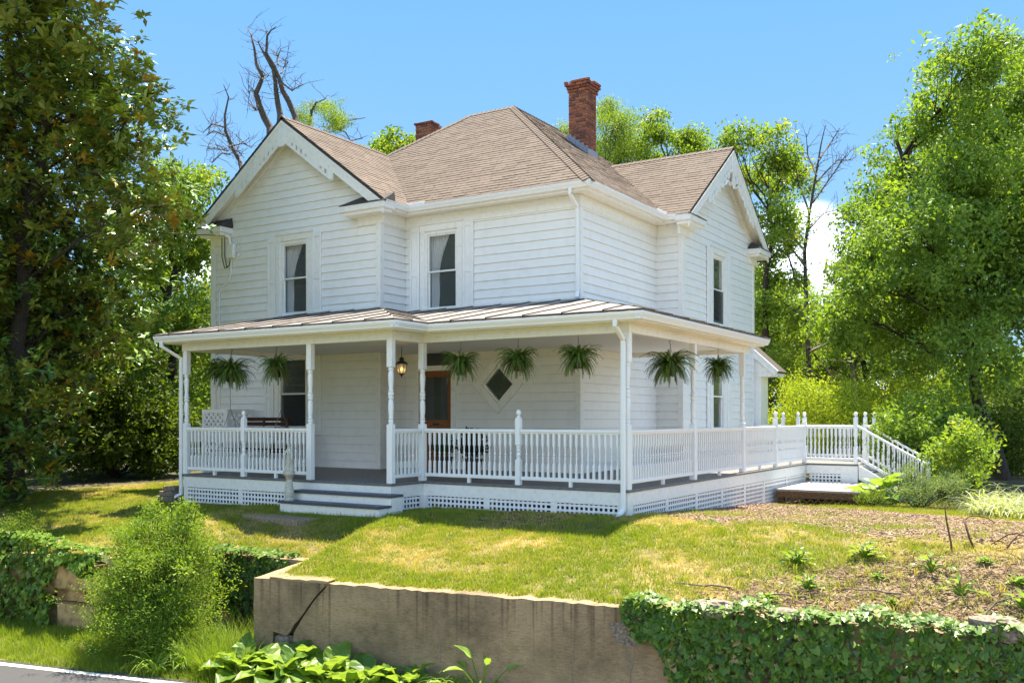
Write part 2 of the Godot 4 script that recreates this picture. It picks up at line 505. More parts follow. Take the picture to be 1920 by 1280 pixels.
func ridge_caps(a: Vector3, b: Vector3, side_a: Vector3, side_b: Vector3, sd: int) -> void:  # folded cap shingles along a hip or ridge, side_* point down the two slopes
	var g := RandomNumberGenerator.new()
	g.seed = sd
	var d := (b - a).normalized()
	var n := int(a.distance_to(b) / 0.14)
	var mb := MB.new()
	var up := -(side_a + side_b).normalized()
	if up.y < 0: up = -up
	for i in n:
		var t := 0.9 + 0.2 * g.randf()
		mb.col = Color(0.172 * t, 0.13 * t, 0.098 * t)
		var p := a + d * (i * 0.14)
		var q := p + d * 0.17
		for s in [side_a, side_b]:
			var m: Vector3 = s * 0.14
			mb.face([p + up * 0.035, q + up * 0.018, q + m + up * 0.015, p + m + up * 0.03], up)
			mb.face([p + up * 0.035, p + m + up * 0.03, p + m + up * 0.004, p + up * 0.004], -d)
			mb.face([p + m + up * 0.03, q + m + up * 0.015, q + m, p + m], s)
	part(house, "ridge_cap", mb, M.shingle).set_meta("kind", "stuff")

func gutter_run(parent: Node, a: Vector3, b: Vector3, out: Vector3, called := "gutter") -> void:  # an ogee gutter hung at the line a-b, out points away from the house
	var d := (b - a).normalized()
	var pf := [Vector2(0, 0), Vector2(0.075, 0), Vector2(0.085, 0.03), Vector2(0.115, 0.075), Vector2(0.12, 0.115), Vector2(0.105, 0.118), Vector2(0.1, 0.08), Vector2(0.07, 0.025), Vector2(0.012, 0.02), Vector2(0.012, 0.11), Vector2(0, 0.11)]
	var poly := PackedVector2Array(pf)
	var mb := MB.new()
	mb.prism(poly, Transform3D(Basis(out, Vector3.UP, d), a), a.distance_to(b))
	part(parent, called, mb, M.vinyl)

func downspout(p: Array) -> void:
	var mb := MB.new()
	for i in p.size() - 1:
		var d: Vector3 = (p[i + 1] - p[i]).normalized()
		var up := Vector3(0, 0, 1) if absf(d.y) > 0.9 else Vector3.UP
		mb.bar(p[i] - d * 0.02, p[i + 1] + d * 0.02, 0.075, 0.055, up, 0.01)
	part(house, "downspout", mb, M.vinyl)

func chimney(x0: float, x1: float, z0: float, z1: float, y0: float, y1: float, flare: int) -> void:
	var core := MB.new()
	core.box(Vector3(x0 + 0.012, y0, z0 + 0.012), Vector3(x1 - 0.012, y1 - 0.05, z1 - 0.012))
	var ch := part(house, "chimney", core, M.mortar)
	var bl := 0.2
	var bh := 0.062
	var pitch := 0.0745
	var meshes := []
	for k in 3:
		var mb := MB.new()
		mb.obox(Transform3D(), Vector3(bl - k * 0.004, bh, 0.095), 0.006)
		meshes.append(mb.mesh())
	var half := MB.new()
	half.obox(Transform3D(), Vector3(0.095, bh, 0.095), 0.006)
	var halfm := half.mesh()
	var rows := int((y1 - y0) / pitch)
	for r in rows:
		var y := y0 + (r + 0.5) * pitch
		var grow := 0.0
		if r >= rows - flare: grow = 0.022 * (r - rows + flare + 1)
		for s in 4:
			var a := [Vector3(x0, y, z1), Vector3(x1, y, z1), Vector3(x1, y, z0), Vector3(x0, y, z0)][s] as Vector3
			var b := [Vector3(x1, y, z1), Vector3(x1, y, z0), Vector3(x0, y, z0), Vector3(x0, y, z1)][s] as Vector3
			var d := (b - a).normalized()
			var out := d.cross(Vector3.UP)
			if s >= 2 and r < rows - 2: continue  # the two sides away from the road are plain below the rim
			var lng := a.distance_to(b) + grow * 2
			var st := a - d * grow
			var off := 0.0 if (r + s) % 2 == 0 else 0.105
			var x := off
			if off > 0.0: x = 0.0
			var first := true
			while x < lng - 0.03:
				var l := bl if not (first and off > 0.0) else 0.095
				first = false
				if x + l > lng - 0.005: l = 0.095
				if r == rows - 1 and rng.randf() < 0.3:
					x += l + 0.011
					continue
				var o := MeshInstance3D.new()
				o.name = "brick"
				o.mesh = halfm if l < 0.1 else meshes[rng.randi() % 3]
				o.material_override = M.bricks[rng.randi() % 6]
				o.transform = Transform3D(Basis(d, Vector3.UP, d.cross(Vector3.UP)), st + d * (x + l / 2) + out * (grow - 0.044 + rng.randf_range(-0.003, 0.003)))
				ch.add_child(o, true)
				x += l + 0.011
	return

func bx(parent: Node, called: String, lo: Vector3, hi: Vector3, m: Material, ch := 0.0) -> MeshInstance3D:
	var mb := MB.new()
	mb.box(lo, hi, ch)
	return part(parent, called, mb, m)

func build_house() -> void:
	house = thing("farmhouse", "white two-storey clapboard farmhouse with a wrap-around porch, brown shingle roof and brick chimneys", "house", Vector3(-4, -0.5, -4))
	var V := func(x: float, y: float, z: float) -> Vector3: return Vector3(x, y, z)
	# --- walls
	var f := wall_frame(Vector3.ZERO, Vector3.RIGHT)
	var fw := wall_frame(Vector3(0, 0, ZW), Vector3.RIGHT)
	var r := wall_frame(Vector3(0, 0, 0), Vector3.FORWARD)
	var rw := wall_frame(Vector3(XR, 0, ZR), Vector3.FORWARD)
	var dia := PackedVector2Array([Vector2(-1.91, 1.36), Vector2(-1.46, 1.81), Vector2(-1.91, 2.26), Vector2(-2.36, 1.81)])
	clapboards(f, rect(XW, -0.02, 0, 5.6), [rect(-3.83, 3.44, -2.96, 5.18), rect(-4.02, -0.5, -3.1, 2.66), dia], -0.02, "front_wall")
	clapboards(fw, PackedVector2Array([Vector2(XL, -0.5), Vector2(XW, -0.5), Vector2(XW, 5.7), Vector2(-6.99, 7.66), Vector2(XL, 5.7)]), [rect(-7.37, 3.47, -6.51, 5.17), rect(-7.43, 0.79, -6.53, 2.52)], -0.57, "gable_wall")
	clapboards(r, rect(0, -0.02, -ZR, 5.6), [], -0.02, "side_wall")
	clapboards(wall_frame(Vector3(XW, 0, ZW), Vector3.FORWARD), rect(0, -0.02, ZW, 5.6), [], -0.02, "return_wall")
	clapboards(wall_frame(Vector3(0, 0, ZR), Vector3.RIGHT), rect(0, -0.02, XR, 5.6), [], -0.02, "return_wall")
	clapboards(rw, PackedVector2Array([Vector2(0, -0.02), Vector2(ZR - ZB, -0.02), Vector2(ZR - ZB, 5.7), Vector2((ZR - ZB) / 2, 7.6), Vector2(0, 5.7)]), [rect(1.93, 3.46, 2.77, 5.15), rect(1.93, 0.79, 2.77, 2.49)], -0.02, "gable_wall")
	clapboards(wall_frame(Vector3(XL, 0, -10.6), Vector3.BACK), rect(0, -0.5, ZW + 10.6, 5.8), [], -0.57, "left_wall")
	bx(house, "rear_wall", Vector3(XL, -0.9, -10.75), Vector3(0.0, 5.7, -10.6), M.white)
	bx(house, "rear_wall", Vector3(0.0, -0.9, ZB - 0.1), Vector3(XR, 6.9, ZB), M.white)
	bx(house, "rear_wall", Vector3(-0.1, -0.9, -10.6), Vector3(0.0, 5.7, ZB - 0.1), M.white)
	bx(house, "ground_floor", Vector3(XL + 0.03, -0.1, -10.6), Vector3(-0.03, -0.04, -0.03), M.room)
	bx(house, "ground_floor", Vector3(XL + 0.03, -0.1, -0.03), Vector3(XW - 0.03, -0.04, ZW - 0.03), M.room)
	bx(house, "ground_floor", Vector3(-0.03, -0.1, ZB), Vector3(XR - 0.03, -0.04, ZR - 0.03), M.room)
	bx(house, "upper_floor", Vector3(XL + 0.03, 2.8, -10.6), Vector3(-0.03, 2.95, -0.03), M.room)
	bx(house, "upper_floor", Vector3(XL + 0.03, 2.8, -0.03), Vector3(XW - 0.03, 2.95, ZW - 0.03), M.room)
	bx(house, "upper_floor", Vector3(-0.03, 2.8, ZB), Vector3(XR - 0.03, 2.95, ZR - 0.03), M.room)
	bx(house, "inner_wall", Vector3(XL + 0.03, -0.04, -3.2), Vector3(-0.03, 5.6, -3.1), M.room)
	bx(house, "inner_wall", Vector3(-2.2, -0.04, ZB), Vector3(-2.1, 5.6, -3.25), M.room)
	for p in [[0.0, 0.0, 1, 1, -0.02], [XW, ZW, 1, 1, -0.02], [XR, ZR, 1, 1, -0.02], [XR, ZB, 1, -1, -0.02], [XL, ZW, -1, 1, -0.5]]:
		var c := Vector3(p[0], 0, p[1])
		bx(house, "corner_board", Vector3(minf(p[0] - p[2] * 0.085, p[0] + p[2] * 0.042), p[4], minf(p[1] - p[3] * 0.085, p[1] + p[3] * 0.042)), Vector3(maxf(p[0] - p[2] * 0.085, p[0] + p[2] * 0.042), 5.56, maxf(p[1] - p[3] * 0.085, p[1] + p[3] * 0.042)), M.trim, 0.004)
	for q in [[XL, ZW - 0.2, XW, ZW - 0.05], [XW - 0.15, -0.2, 0.0, -0.05], [-0.2, ZR, -0.05, -0.2], [-0.05, ZR - 0.2, XR, ZR - 0.05], [XR - 0.2, ZB, XR - 0.05, ZR - 0.2], [XL, -10.6, XL + 0.15, ZW - 0.2]]:
		bx(house, "foundation", Vector3(q[0], -1.3, q[1]), Vector3(q[2], -0.06, q[3]), M.rubble)
	# --- friezes, soffits, fascias, gutters
	bx(house, "frieze", Vector3(XW, 5.32, 0.0), Vector3(0.05, 5.565, 0.05), M.trim, 0.004)
	bx(house, "frieze", Vector3(0.0, 5.32, ZR), Vector3(0.05, 5.565, -0.002), M.trim, 0.004)
	bx(house, "frieze", Vector3(XW, 5.32, 0.052), Vector3(XW + 0.05, 5.565, ZW + 0.05), M.trim, 0.004)
	bx(house, "frieze", Vector3(0.052, 5.32, ZR), Vector3(XR + 0.05, 5.565, ZR + 0.05), M.trim, 0.004)
	bx(house, "soffit", Vector3(XW, 5.567, 0.0), Vector3(0.32, 5.59, 0.32), M.trim)
	bx(house, "soffit", Vector3(XW, 5.567, 0.322), Vector3(XW + 0.32, 5.59, 1.24), M.trim)
	bx(house, "soffit", Vector3(0.0, 5.567, ZR), Vector3(0.32, 5.59, -0.002), M.trim)
	bx(house, "soffit", Vector3(0.322, 5.567, ZR), Vector3(0.97, 5.59, ZR + 0.32), M.trim)
	bx(house, "fascia", Vector3(XW + 0.342, 5.55, 0.322), Vector3(0.34, 5.7, 0.345), M.trim)
	bx(house, "fascia", Vector3(XW + 0.322, 5.55, 0.322), Vector3(XW + 0.34, 5.7, 1.24), M.trim)
	bx(house, "fascia", Vector3(0.322, 5.55, ZR + 0.345), Vector3(0.342, 5.7, 0.321), M.trim)
	bx(house, "fascia", Vector3(0.344, 5.55, ZR + 0.322), Vector3(0.98, 5.7, ZR + 0.343), M.trim)
	gutter_run(house, Vector3(XW + 0.35, 5.6, 0.345), Vector3(0.455, 5.6, 0.345), Vector3.BACK)
	gutter_run(house, Vector3(0.342, 5.602, 0.46), Vector3(0.342, 5.602, ZR + 0.35), Vector3.RIGHT)
	gutter_run(house, Vector3(XW + 0.342, 5.602, 1.22), Vector3(XW + 0.342, 5.602, 0.35), Vector3.RIGHT)
	gutter_run(house, Vector3(0.36, 5.6, ZR + 0.345), Vector3(0.97, 5.6, ZR + 0.345), Vector3.BACK)
	bx(house, "splash_guard", Vector3(XW + 0.36, 5.7, 0.4), Vector3(XW + 0.86, 5.77, 0.45), M.vinyl, 0.004)
	bx(house, "splash_guard", Vector3(0.4, 5.7, ZR + 0.4), Vector3(0.45, 5.77, ZR + 0.9), M.vinyl, 0.004)
	# --- main roofs
	var A := Vector3(0.44, 5.72, 0.44)
	var PR := Vector3(-4.1, 9.17, -4.1)
	var PL := Vector3(-5.46, 9.17, -4.1)
	var PB := Vector3(-4.1, 9.17, -6.5)
	var J := Vector3(-6.99, 7.95, -2.494)
	var G := Vector3(-6.99, 7.95, 1.27)
	var H := Vector3(1.0, 7.89, -6.36)
	shingle_slope([A, PR, PL, J, Vector3(-3.97, 5.72, 0.44)], Vector3.RIGHT, Vector3(0, 0.76, -1).normalized(), "front_roof_slope", 101)
	shingle_slope([A, Vector3(0.44, 5.72, -11.04), PB, PR], Vector3.FORWARD, Vector3(-1, 0.76, 0).normalized(), "side_roof_slope", 102)
	shingle_slope([G, J, Vector3(-3.97, 5.72, 0.44), Vector3(-3.97, 5.72, 1.27)], Vector3.BACK, Vector3(-3.02, 2.23, 0).normalized(), "gable_roof_slope", 103)
	shingle_slope([G, Vector3(-9.85, 5.838, 1.27), Vector3(-9.85, 5.838, -2.45), Vector3(-6.99, 7.95, -2.45)], Vector3.BACK, Vector3(3.02, 2.23, 0).normalized(), "gable_roof_slope", 104)
	shingle_slope([Vector3(1.0, 5.72, -3.35), H, Vector3(-2.41, 7.89, -6.36), Vector3(0.44, 5.72, -3.35)], Vector3.RIGHT, Vector3(0, 2.17, -3.01).normalized(), "gable_roof_slope", 105)
	shingle_slope([Vector3(1.0, 5.72, -9.37), H, Vector3(-2.41, 7.89, -6.36), Vector3(-2.41, 5.72, -9.37)], Vector3.RIGHT, Vector3(0, 2.17, 3.01).normalized(), "gable_roof_slope", 106)
	var rb := MB.new()
	rb.face([PL, PR, PB, Vector3(-5.46, 9.17, -6.5)], Vector3.UP)
	rb.face([PL, Vector3(-6.99, 8.007, -2.57), Vector3(-9.85, 5.834, -2.46), Vector3(-9.85, 5.834, -11.04), Vector3(-5.46, 9.17, -6.5)], Vector3(-1, 1, 0))
	rb.face([PB, Vector3(-5.46, 9.17, -6.5), Vector3(-9.85, 5.72, -11.04), Vector3(0.44, 5.72, -11.04)], Vector3(0, 1, -1))
	rb.face([Vector3(XL, 5.6, -10.7), Vector3(XL, 5.6, 0), Vector3(0, 5.6, 0), Vector3(0, 5.6, -10.7)], Vector3.DOWN)
	part(house, "rear_roof", rb, M.roof_edge)
	var caps := [[A, PR, Vector3(0, 1, 0.76), Vector3(0.76, 1, 0)], [PR, PL, Vector3(0, 1, 0.76), Vector3(0, 1, -0.76)], [PR, PB, Vector3(0.76, 1, 0), Vector3(-0.76, 1, 0)], [PL, J, Vector3(0, 1, 0.76), Vector3(-0.76, 1, 0)], [G, J, Vector3(0.74, 1, 0), Vector3(-0.74, 1, 0)], [H, Vector3(-2.41, 7.89, -6.36), Vector3(0, 1, 0.72), Vector3(0, 1, -0.72)]]
	for i in caps.size():
		var k: Array = caps[i]
		var d: Vector3 = (k[1] - k[0]).normalized()
		var sa: Vector3 = d.cross(k[2].normalized())
		if sa.y > 0: sa = -sa
		var sb: Vector3 = d.cross(k[3].normalized())
		if sb.y > 0: sb = -sb
		if sa.dot(sb) > 0.9: sb = Vector3(-sa.x, sa.y, -sa.z)
		ridge_caps(k[0], k[1], sa, sb, 200 + i)
	# --- gable trim
	gable_trim(Transform3D(Basis(), Vector3(-6.99, 0, ZW)), 0.382, 7.95, -2.86, 3.0, 0.738, false)
	gable_trim(wall_frame(Vector3(XR, 0, -6.36), Vector3.FORWARD), 0.35, 7.89, -3.0, 3.0, 0.721, true)
	cornice_return(Transform3D(Basis(), Vector3(-3.98, 0, ZW)), -1.22, 0.37)
	cornice_return(Transform3D(Basis(), Vector3(-9.0, 0, ZW)), -0.84, 0.37)
	cornice_return(wall_frame(Vector3(XR, 0, ZR - 0.55), Vector3.FORWARD), -1.0, 0.34)
	cornice_return(wall_frame(Vector3(XR, 0, ZB - 0.44), Vector3.FORWARD), -0.95, 0.34)
	# --- openings
	sash_window(f, -3.78, -3.01, 3.5, 5.13, 0.28, 1)
	sash_window(fw, -7.32, -6.56, 3.53, 5.12, 0.28, 1)
	sash_window(fw, -7.38, -6.58, 0.85, 2.47, 0.29, 0, true)
	sash_window(rw, 1.98, 2.72, 3.52, 5.1, 0.27, 0, true)
	sash_window(rw, 1.98, 2.72, 0.85, 2.44, 0.27, 1)
	var dw := MB.new()
	for k in 4:
		var a := PI / 2 * k
		var b := Basis(Vector3(0, 0, 1), PI / 4 + a)
		var c := Vector3(-1.91, 1.81, 0)
		dw.obox(Transform3D(b, c + b * Vector3(0.35, 0, 0.045)), Vector3(0.13, 0.83 if k % 2 == 0 else 0.57, 0.08), 0.006)
		dw.obox(Transform3D(b, c + b * Vector3(0.425, 0, 0.05)), Vector3(0.025, 0.875 if k % 2 == 0 else 0.825, 0.1), 0.004)
		dw.obox(Transform3D(b, c + b * Vector3(0.265, 0, -0.005)), Vector3(0.04, 0.57 if k % 2 == 0 else 0.49, 0.08), 0.003)
	var dwp := part(house, "diamond_window", dw, M.trim)
	var gp := MB.new()
	gp.quad(Vector3(-1.91, 1.45, -0.01), Vector3(-1.55, 1.81, -0.01), Vector3(-1.91, 2.17, -0.01), Vector3(-2.27, 1.81, -0.01))
	part(dwp, "pane", gp, M.glass)
	# --- front door with transom
	var dr := MB.new()
	for q in [[-3.99, 0.0, -3.88, 2.13], [-3.26, 0.0, -3.14, 2.13], [-3.88, 2.0, -3.26, 2.13], [-3.88, 0.0, -3.26, 0.22], [-3.88, 0.86, -3.26, 1.06], [-3.6, 0.22, -3.54, 0.86]]:
		dr.box(Vector3(q[0], q[1], -0.06), Vector3(q[2], q[3], -0.015), 0.004)
	dr.box(Vector3(-3.88, 0.22, -0.045), Vector3(-3.6, 0.86, -0.03))
	dr.box(Vector3(-3.54, 0.22, -0.045), Vector3(-3.26, 0.86, -0.03))
	var door := part(house, "front_door", dr, M.door)
	sheet(door, "pane", f, -3.89, 1.05, -3.25, 2.01, -0.04)
	var kn := MB.new()
	kn.lathe([Vector2(0.0, 0.0), Vector2(0.012, 0.0), Vector2(0.012, 0.03), Vector2(0.028, 0.04), Vector2(0.028, 0.06), Vector2(0.0, 0.07)], Vector3(-3.93, 0.98, -0.015), 8, Basis(Vector3.RIGHT, PI / 2))
	part(door, "door_knob", kn, M.iron)
	bx(door, "mail_slot", Vector3(-3.66, 0.94, -0.014), Vector3(-3.48, 0.99, -0.008), M.iron)
	var dc := MB.new()
	for q in [[-4.14, 0.0, -4.0, 2.67], [-3.125, 0.0, -3.0, 2.67], [-4.16, 2.67, -2.98, 2.8], [-4.0, 2.135, -3.125, 2.25]]:
		dc.box(Vector3(q[0], q[1], -0.05), Vector3(q[2], q[3], 0.06), 0.004)
	part(house, "door_casing", dc, M.trim)
	sheet(house, "transom", f, -4.0, 2.25, -3.125, 2.67, -0.027)
	bx(house, "threshold", Vector3(-4.0, -0.02, -0.06), Vector3(-3.125, 0.02, 0.05), M.timber)
	# --- chimneys
	chimney(-3.1, -2.55, -5.77, -5.22, 7.5, 10.02, 4)
	chimney(-7.75, -7.2, -5.2, -4.65, 7.4, 9.5, 1)
	var fl := MB.new()
	var sl := func(x: float) -> float: return 5.72 + 0.76 * (0.44 - x)
	for k in 5:
		var xa := -3.14 + k * 0.125
		fl.face([Vector3(xa, sl.call(xa) - 0.02, -5.2), Vector3(xa + 0.13, sl.call(xa + 0.13) - 0.02, -5.2), Vector3(xa + 0.13, sl.call(xa) + 0.13, -5.202 - k * 0.001), Vector3(xa, sl.call(xa) + 0.15, -5.202 - k * 0.001)], Vector3.BACK)
	fl.face([Vector3(-2.53, sl.call(-2.53) - 0.05, -5.19), Vector3(-2.53, sl.call(-2.53) - 0.05, -5.79), Vector3(-2.535, sl.call(-2.53) + 0.17, -5.79), Vector3(-2.535, sl.call(-2.53) + 0.17, -5.19)], Vector3.RIGHT)
	part(house, "chimney_flashing", fl, M.lead)
	# --- downspouts
	downspout([Vector3(0.0, 5.62, 0.4), Vector3(0.0, 5.5, 0.4), Vector3(0.0, 5.28, 0.09), Vector3(0.0, 3.6, 0.09), Vector3(0.02, 3.5, 0.16)])
	downspout([Vector3(2.62, 2.6, 3.8), Vector3(2.62, 2.5, 3.8), Vector3(2.62, 2.3, 3.52), Vector3(2.62, -0.3, 3.52), Vector3(2.58, -0.42, 3.66)])
	downspout([Vector3(-6.75, 2.6, 4.68), Vector3(-6.75, 2.5, 4.68), Vector3(-6.62, 2.28, 4.32), Vector3(-6.62, -0.4, 4.32), Vector3(-6.85, -0.5, 4.36)])
	# --- rear addition seen past the right wing
	bx(house, "rear_addition_wall", Vector3(0.02, -0.9, -9.7), Vector3(0.85, 2.5, ZB - 0.12), M.white)
	var ra := MB.new()
	ra.prism(PackedVector2Array([Vector2(-1.2, 4.62), Vector2(1.3, 2.36), Vector2(1.3, 2.24), Vector2(0.7, 2.24), Vector2(-1.2, 2.24)]), Transform3D(Basis(), Vector3(0, 0, -9.75)), 0.72)
	part(house, "rear_addition_gable", ra, M.trim)
	var rs := MB.new()
	rs.prism(PackedVector2Array([Vector2(-1.2, 4.7), Vector2(1.37, 2.37), Vector2(1.34, 2.33), Vector2(-1.2, 4.63)]), Transform3D(Basis(), Vector3(0, 0, -9.77)), 0.78)
	part(house, "rear_addition_roof", rs, M.roof_edge)
	var rk := MB.new()
	rk.bar(Vector3(1.3, 2.32, ZB - 0.05), Vector3(-0.2, 3.68, ZB - 0.05), 0.05, 0.17, Vector3.UP, 0.004)
	part(house, "rear_addition_rake", rk, M.trim)
	# --- electric service on the front wing
	var cd := MB.new()
	cd.tube([Vector3(-9.0, 4.92, 0.96), Vector3(-9.0, 4.55, 0.96), Vector3(-9.06, 4.42, 0.96), Vector3(-9.3, 4.3, 0.95), Vector3(-9.42, 4.15, 0.95), Vector3(-9.43, -0.4, 0.95)], [0.02, 0.02, 0.02, 0.02, 0.02, 0.02], 7)
	cd.tube([Vector3(-9.58, 5.1, 0.95), Vector3(-9.58, -0.4, 0.95)], [0.016, 0.016], 6)
	part(house, "conduit", cd, M.trim)
	var wh := MB.new()
	wh.box(Vector3(-9.12, 4.95, 0.92), Vector3(-8.86, 5.3, 1.02), 0.02)
	wh.tube([Vector3(-9.0, 5.3, 0.98), Vector3(-9.0, 5.45, 1.02), Vector3(-9.05, 5.5, 1.1)], [0.035, 0.035, 0.03], 8)
	part(house, "service_head", wh, M.trim)
	for k in 3:
		var ins := MB.new()
		ins.lathe([Vector2(0.0, 0.0), Vector2(0.03, 0.01), Vector2(0.03, 0.03), Vector2(0.018, 0.04), Vector2(0.03, 0.055), Vector2(0.03, 0.075), Vector2(0.0, 0.085)], Vector3(-8.72, 4.98 + 0.17 * k, 0.98), 8)
		part(house, "insulator", ins, M.trim)
	var lp := MB.new()
	for k in 2:
		lp.tube([Vector3(-9.22 + k * 0.1, 5.45, 1.05), Vector3(-9.24 + k * 0.1, 5.0, 1.03), Vector3(-9.16 + k * 0.08, 4.72, 1.02), Vector3(-9.02, 4.78, 1.0), Vector3(-9.0, 4.93, 0.98)], [0.011, 0.011, 0.011, 0.011, 0.011], 5)
	part(house, "service_loop", lp, M.cable)

func gable_trim(t: Transform3D, over: float, apex: float, xl: float, xr: float, s: float, ornate: bool) -> void:
	# local x along the gable from its ridge, z out from its wall
	for side in [-1, 1]:
		var e: float = absf(xl) if side < 0 else xr
		var mk := func(x0: float, x1: float, top: float, bot: float) -> PackedVector2Array:
			return PackedVector2Array([Vector2(side * x0, apex - s * x0 - top), Vector2(side * x1, apex - s * x1 - top), Vector2(side * x1, apex - s * x1 - bot), Vector2(side * x0, apex - s * x0 - bot)])
		var rb := MB.new()
		rb.prism(mk.call(0.0, e - 0.03, 0.085, 0.33), t * Transform3D(Basis(), Vector3(0, 0, over - 0.05)), 0.035)
		rb.prism(mk.call(0.0, e, 0.08, 0.14), t * Transform3D(Basis(), Vector3(0, 0, over - 0.015)), 0.02)
		part(house, "rake_board", rb, M.trim)
		var so := MB.new()
		so.prism(mk.call(0.0, e - 0.03, 0.09, 0.115), t, over - 0.052)
		part(house, "rake_soffit", so, M.trim)
		var fr := MB.new()
		fr.prism(mk.call(0.0, e - 0.35, 0.118, 0.36), t * Transform3D(Basis(), Vector3(0, 0, 0.002)), 0.045)
		part(house, "rake_frieze", fr, M.trim)
		# pierced bargeboard below the rake board
		var og := MB.new()
		var z := t * Transform3D(Basis(), Vector3(0, 0, over - 0.045))
		var lng := 1.55 if not ornate else 1.7
		og.prism(mk.call(0.02, lng, 0.33, 0.38), z, 0.025)
		og.prism(mk.call(0.1, lng - 0.06, 0.5, 0.55), z, 0.025)
		var k := 0.02
		var i := 0
		while k < lng - 0.1:
			var w := 0.26 if i % 5 == 0 else 0.085
			og.prism(mk.call(k, minf(k + w, lng - 0.02), 0.381, 0.499), z, 0.02)
			k += w
			if k < lng - 0.16:  # the slots swell towards the middle of each group
				var shut: float = [0.035, 0.012, 0.012, 0.035, 0.05][i % 5]
				og.prism(mk.call(k, k + 0.055, 0.381, 0.381 + shut), z, 0.019)
				og.prism(mk.call(k, k + 0.055, 0.499 - shut, 0.499), z, 0.019)
			k += 0.055
			i += 1
		og.prism(mk.call(lng - 0.16, lng, 0.381, 0.5), z, 0.021)
		if ornate:
			for j in 6:
				var c := 0.3 + j * 0.22
				og.lathe([Vector2(0.0, -0.012), Vector2(0.075, -0.012), Vector2(0.085, 0.0), Vector2(0.075, 0.012), Vector2(0.0, 0.012)], t * Vector3(side * c, apex - s * c - 0.56, over - 0.03), 12, t.basis * Basis(Vector3.RIGHT, PI / 2))
			og.tube([t * Vector3(side * 0.02, apex - 0.9, over - 0.03), t * Vector3(side * 0.2, apex - 0.98, over - 0.03), t * Vector3(side * 0.4, apex - 0.9, over - 0.03), t * Vector3(side * 0.52, apex - 1.02, over - 0.03), t * Vector3(side * 0.75, apex - 1.12, over - 0.03)], [0.03, 0.035, 0.03, 0.035, 0.025], 6)
		part(house, "bargeboard", og, M.trim)
	var pd := MB.new()
	pd.prism(PackedVector2Array([Vector2(-0.1, apex - 0.3), Vector2(0.1, apex - 0.3), Vector2(0.13, apex - 0.62), Vector2(0.06, apex - 0.68), Vector2(-0.06, apex - 0.68), Vector2(-0.13, apex - 0.62)]), t * Transform3D(Basis(), Vector3(0, 0, over - 0.02)), 0.03)
	if ornate:
		pd.prism(PackedVector2Array([Vector2(-0.05, apex - 0.68), Vector2(0.05, apex - 0.68), Vector2(0.14, apex - 0.9), Vector2(0.0, apex - 1.05), Vector2(-0.14, apex - 0.9)]), t * Transform3D(Basis(), Vector3(0, 0, over - 0.018)), 0.02)
	part(house, "gable_pendant", pd, M.trim)

func cornice_return(t: Transform3D, len_x: float, over: float) -> void:  # from local x = 0 inwards to len_x (negative), with its own small shingled roof
	var mb := MB.new()
	mb.obox(t * Transform3D(Basis(), Vector3(len_x / 2, 5.62, over / 2 + 0.02)), Vector3(-len_x, 0.13, over + 0.03), 0.006)
	mb.obox(t * Transform3D(Basis(), Vector3(len_x / 2, 5.52, over / 2)), Vector3(-len_x - 0.12, 0.08, over - 0.04), 0.006)
	mb.obox(t * Transform3D(Basis(), Vector3(len_x / 2 - 0.04, 5.4, 0.03)), Vector3(-len_x * 0.6, 0.2, 0.06), 0.004)
	var o := part(house, "cornice_return", mb, M.trim)
	var rf := MB.new()
	rf.col = Color(0.075, 0.068, 0.06)
	var a := t * Vector3(0.03, 5.69, over + 0.06)
	var b := t * Vector3(len_x - 0.03, 5.69, over + 0.06)
	var c := t * Vector3(len_x - 0.03, 5.69, 0.03)
	var d := t * Vector3(0.03, 5.69, 0.03)
	var e := t * Vector3(0.0, 5.93, 0.03)
	var g := t * Vector3(len_x + 0.3, 5.93, 0.03)
	rf.face([a, b, g, e], t.basis * Vector3(0, 1, 1))
	rf.face([b, c, g], t.basis * Vector3(-1, 1, 0))
	rf.face([a, d, e], t.basis * Vector3(1, 0, 0))
	rf.face([a, b, c, d], Vector3.DOWN)
	part(o, "shingled_top", rf, M.shingle)

# ---------------------------------------------------------------- porch
const XP := -6.573
const XJ := -1.25
const Z1 := 4.352
const Z2 := 3.481
const XQ := 2.712
const ZE := -6.723
var post_mesh: Mesh
var newel_mesh: Mesh
var baluster_mesh: Mesh
var short_baluster: Mesh

func turned(sq: float, segs: Array) -> Mesh:  # segs: ["s", y0, y1] square block, ["t", profile]
	var mb := MB.new()
	for s in segs:
		if s[0] == "s":
			mb.box(Vector3(-sq / 2, s[1], -sq / 2), Vector3(sq / 2, s[2], sq / 2), sq * 0.07)
		else:
			mb.lathe(s[1], Vector3.ZERO, 12 if sq > 0.05 else 8)
	return mb.mesh()

func put(parent: Node, called: String, m: Mesh, at: Vector3, mt: Material, b := Basis()) -> MeshInstance3D:
	var o := part(parent, called, m, mt)
	o.transform = Transform3D(b, at + o.position)
	return o

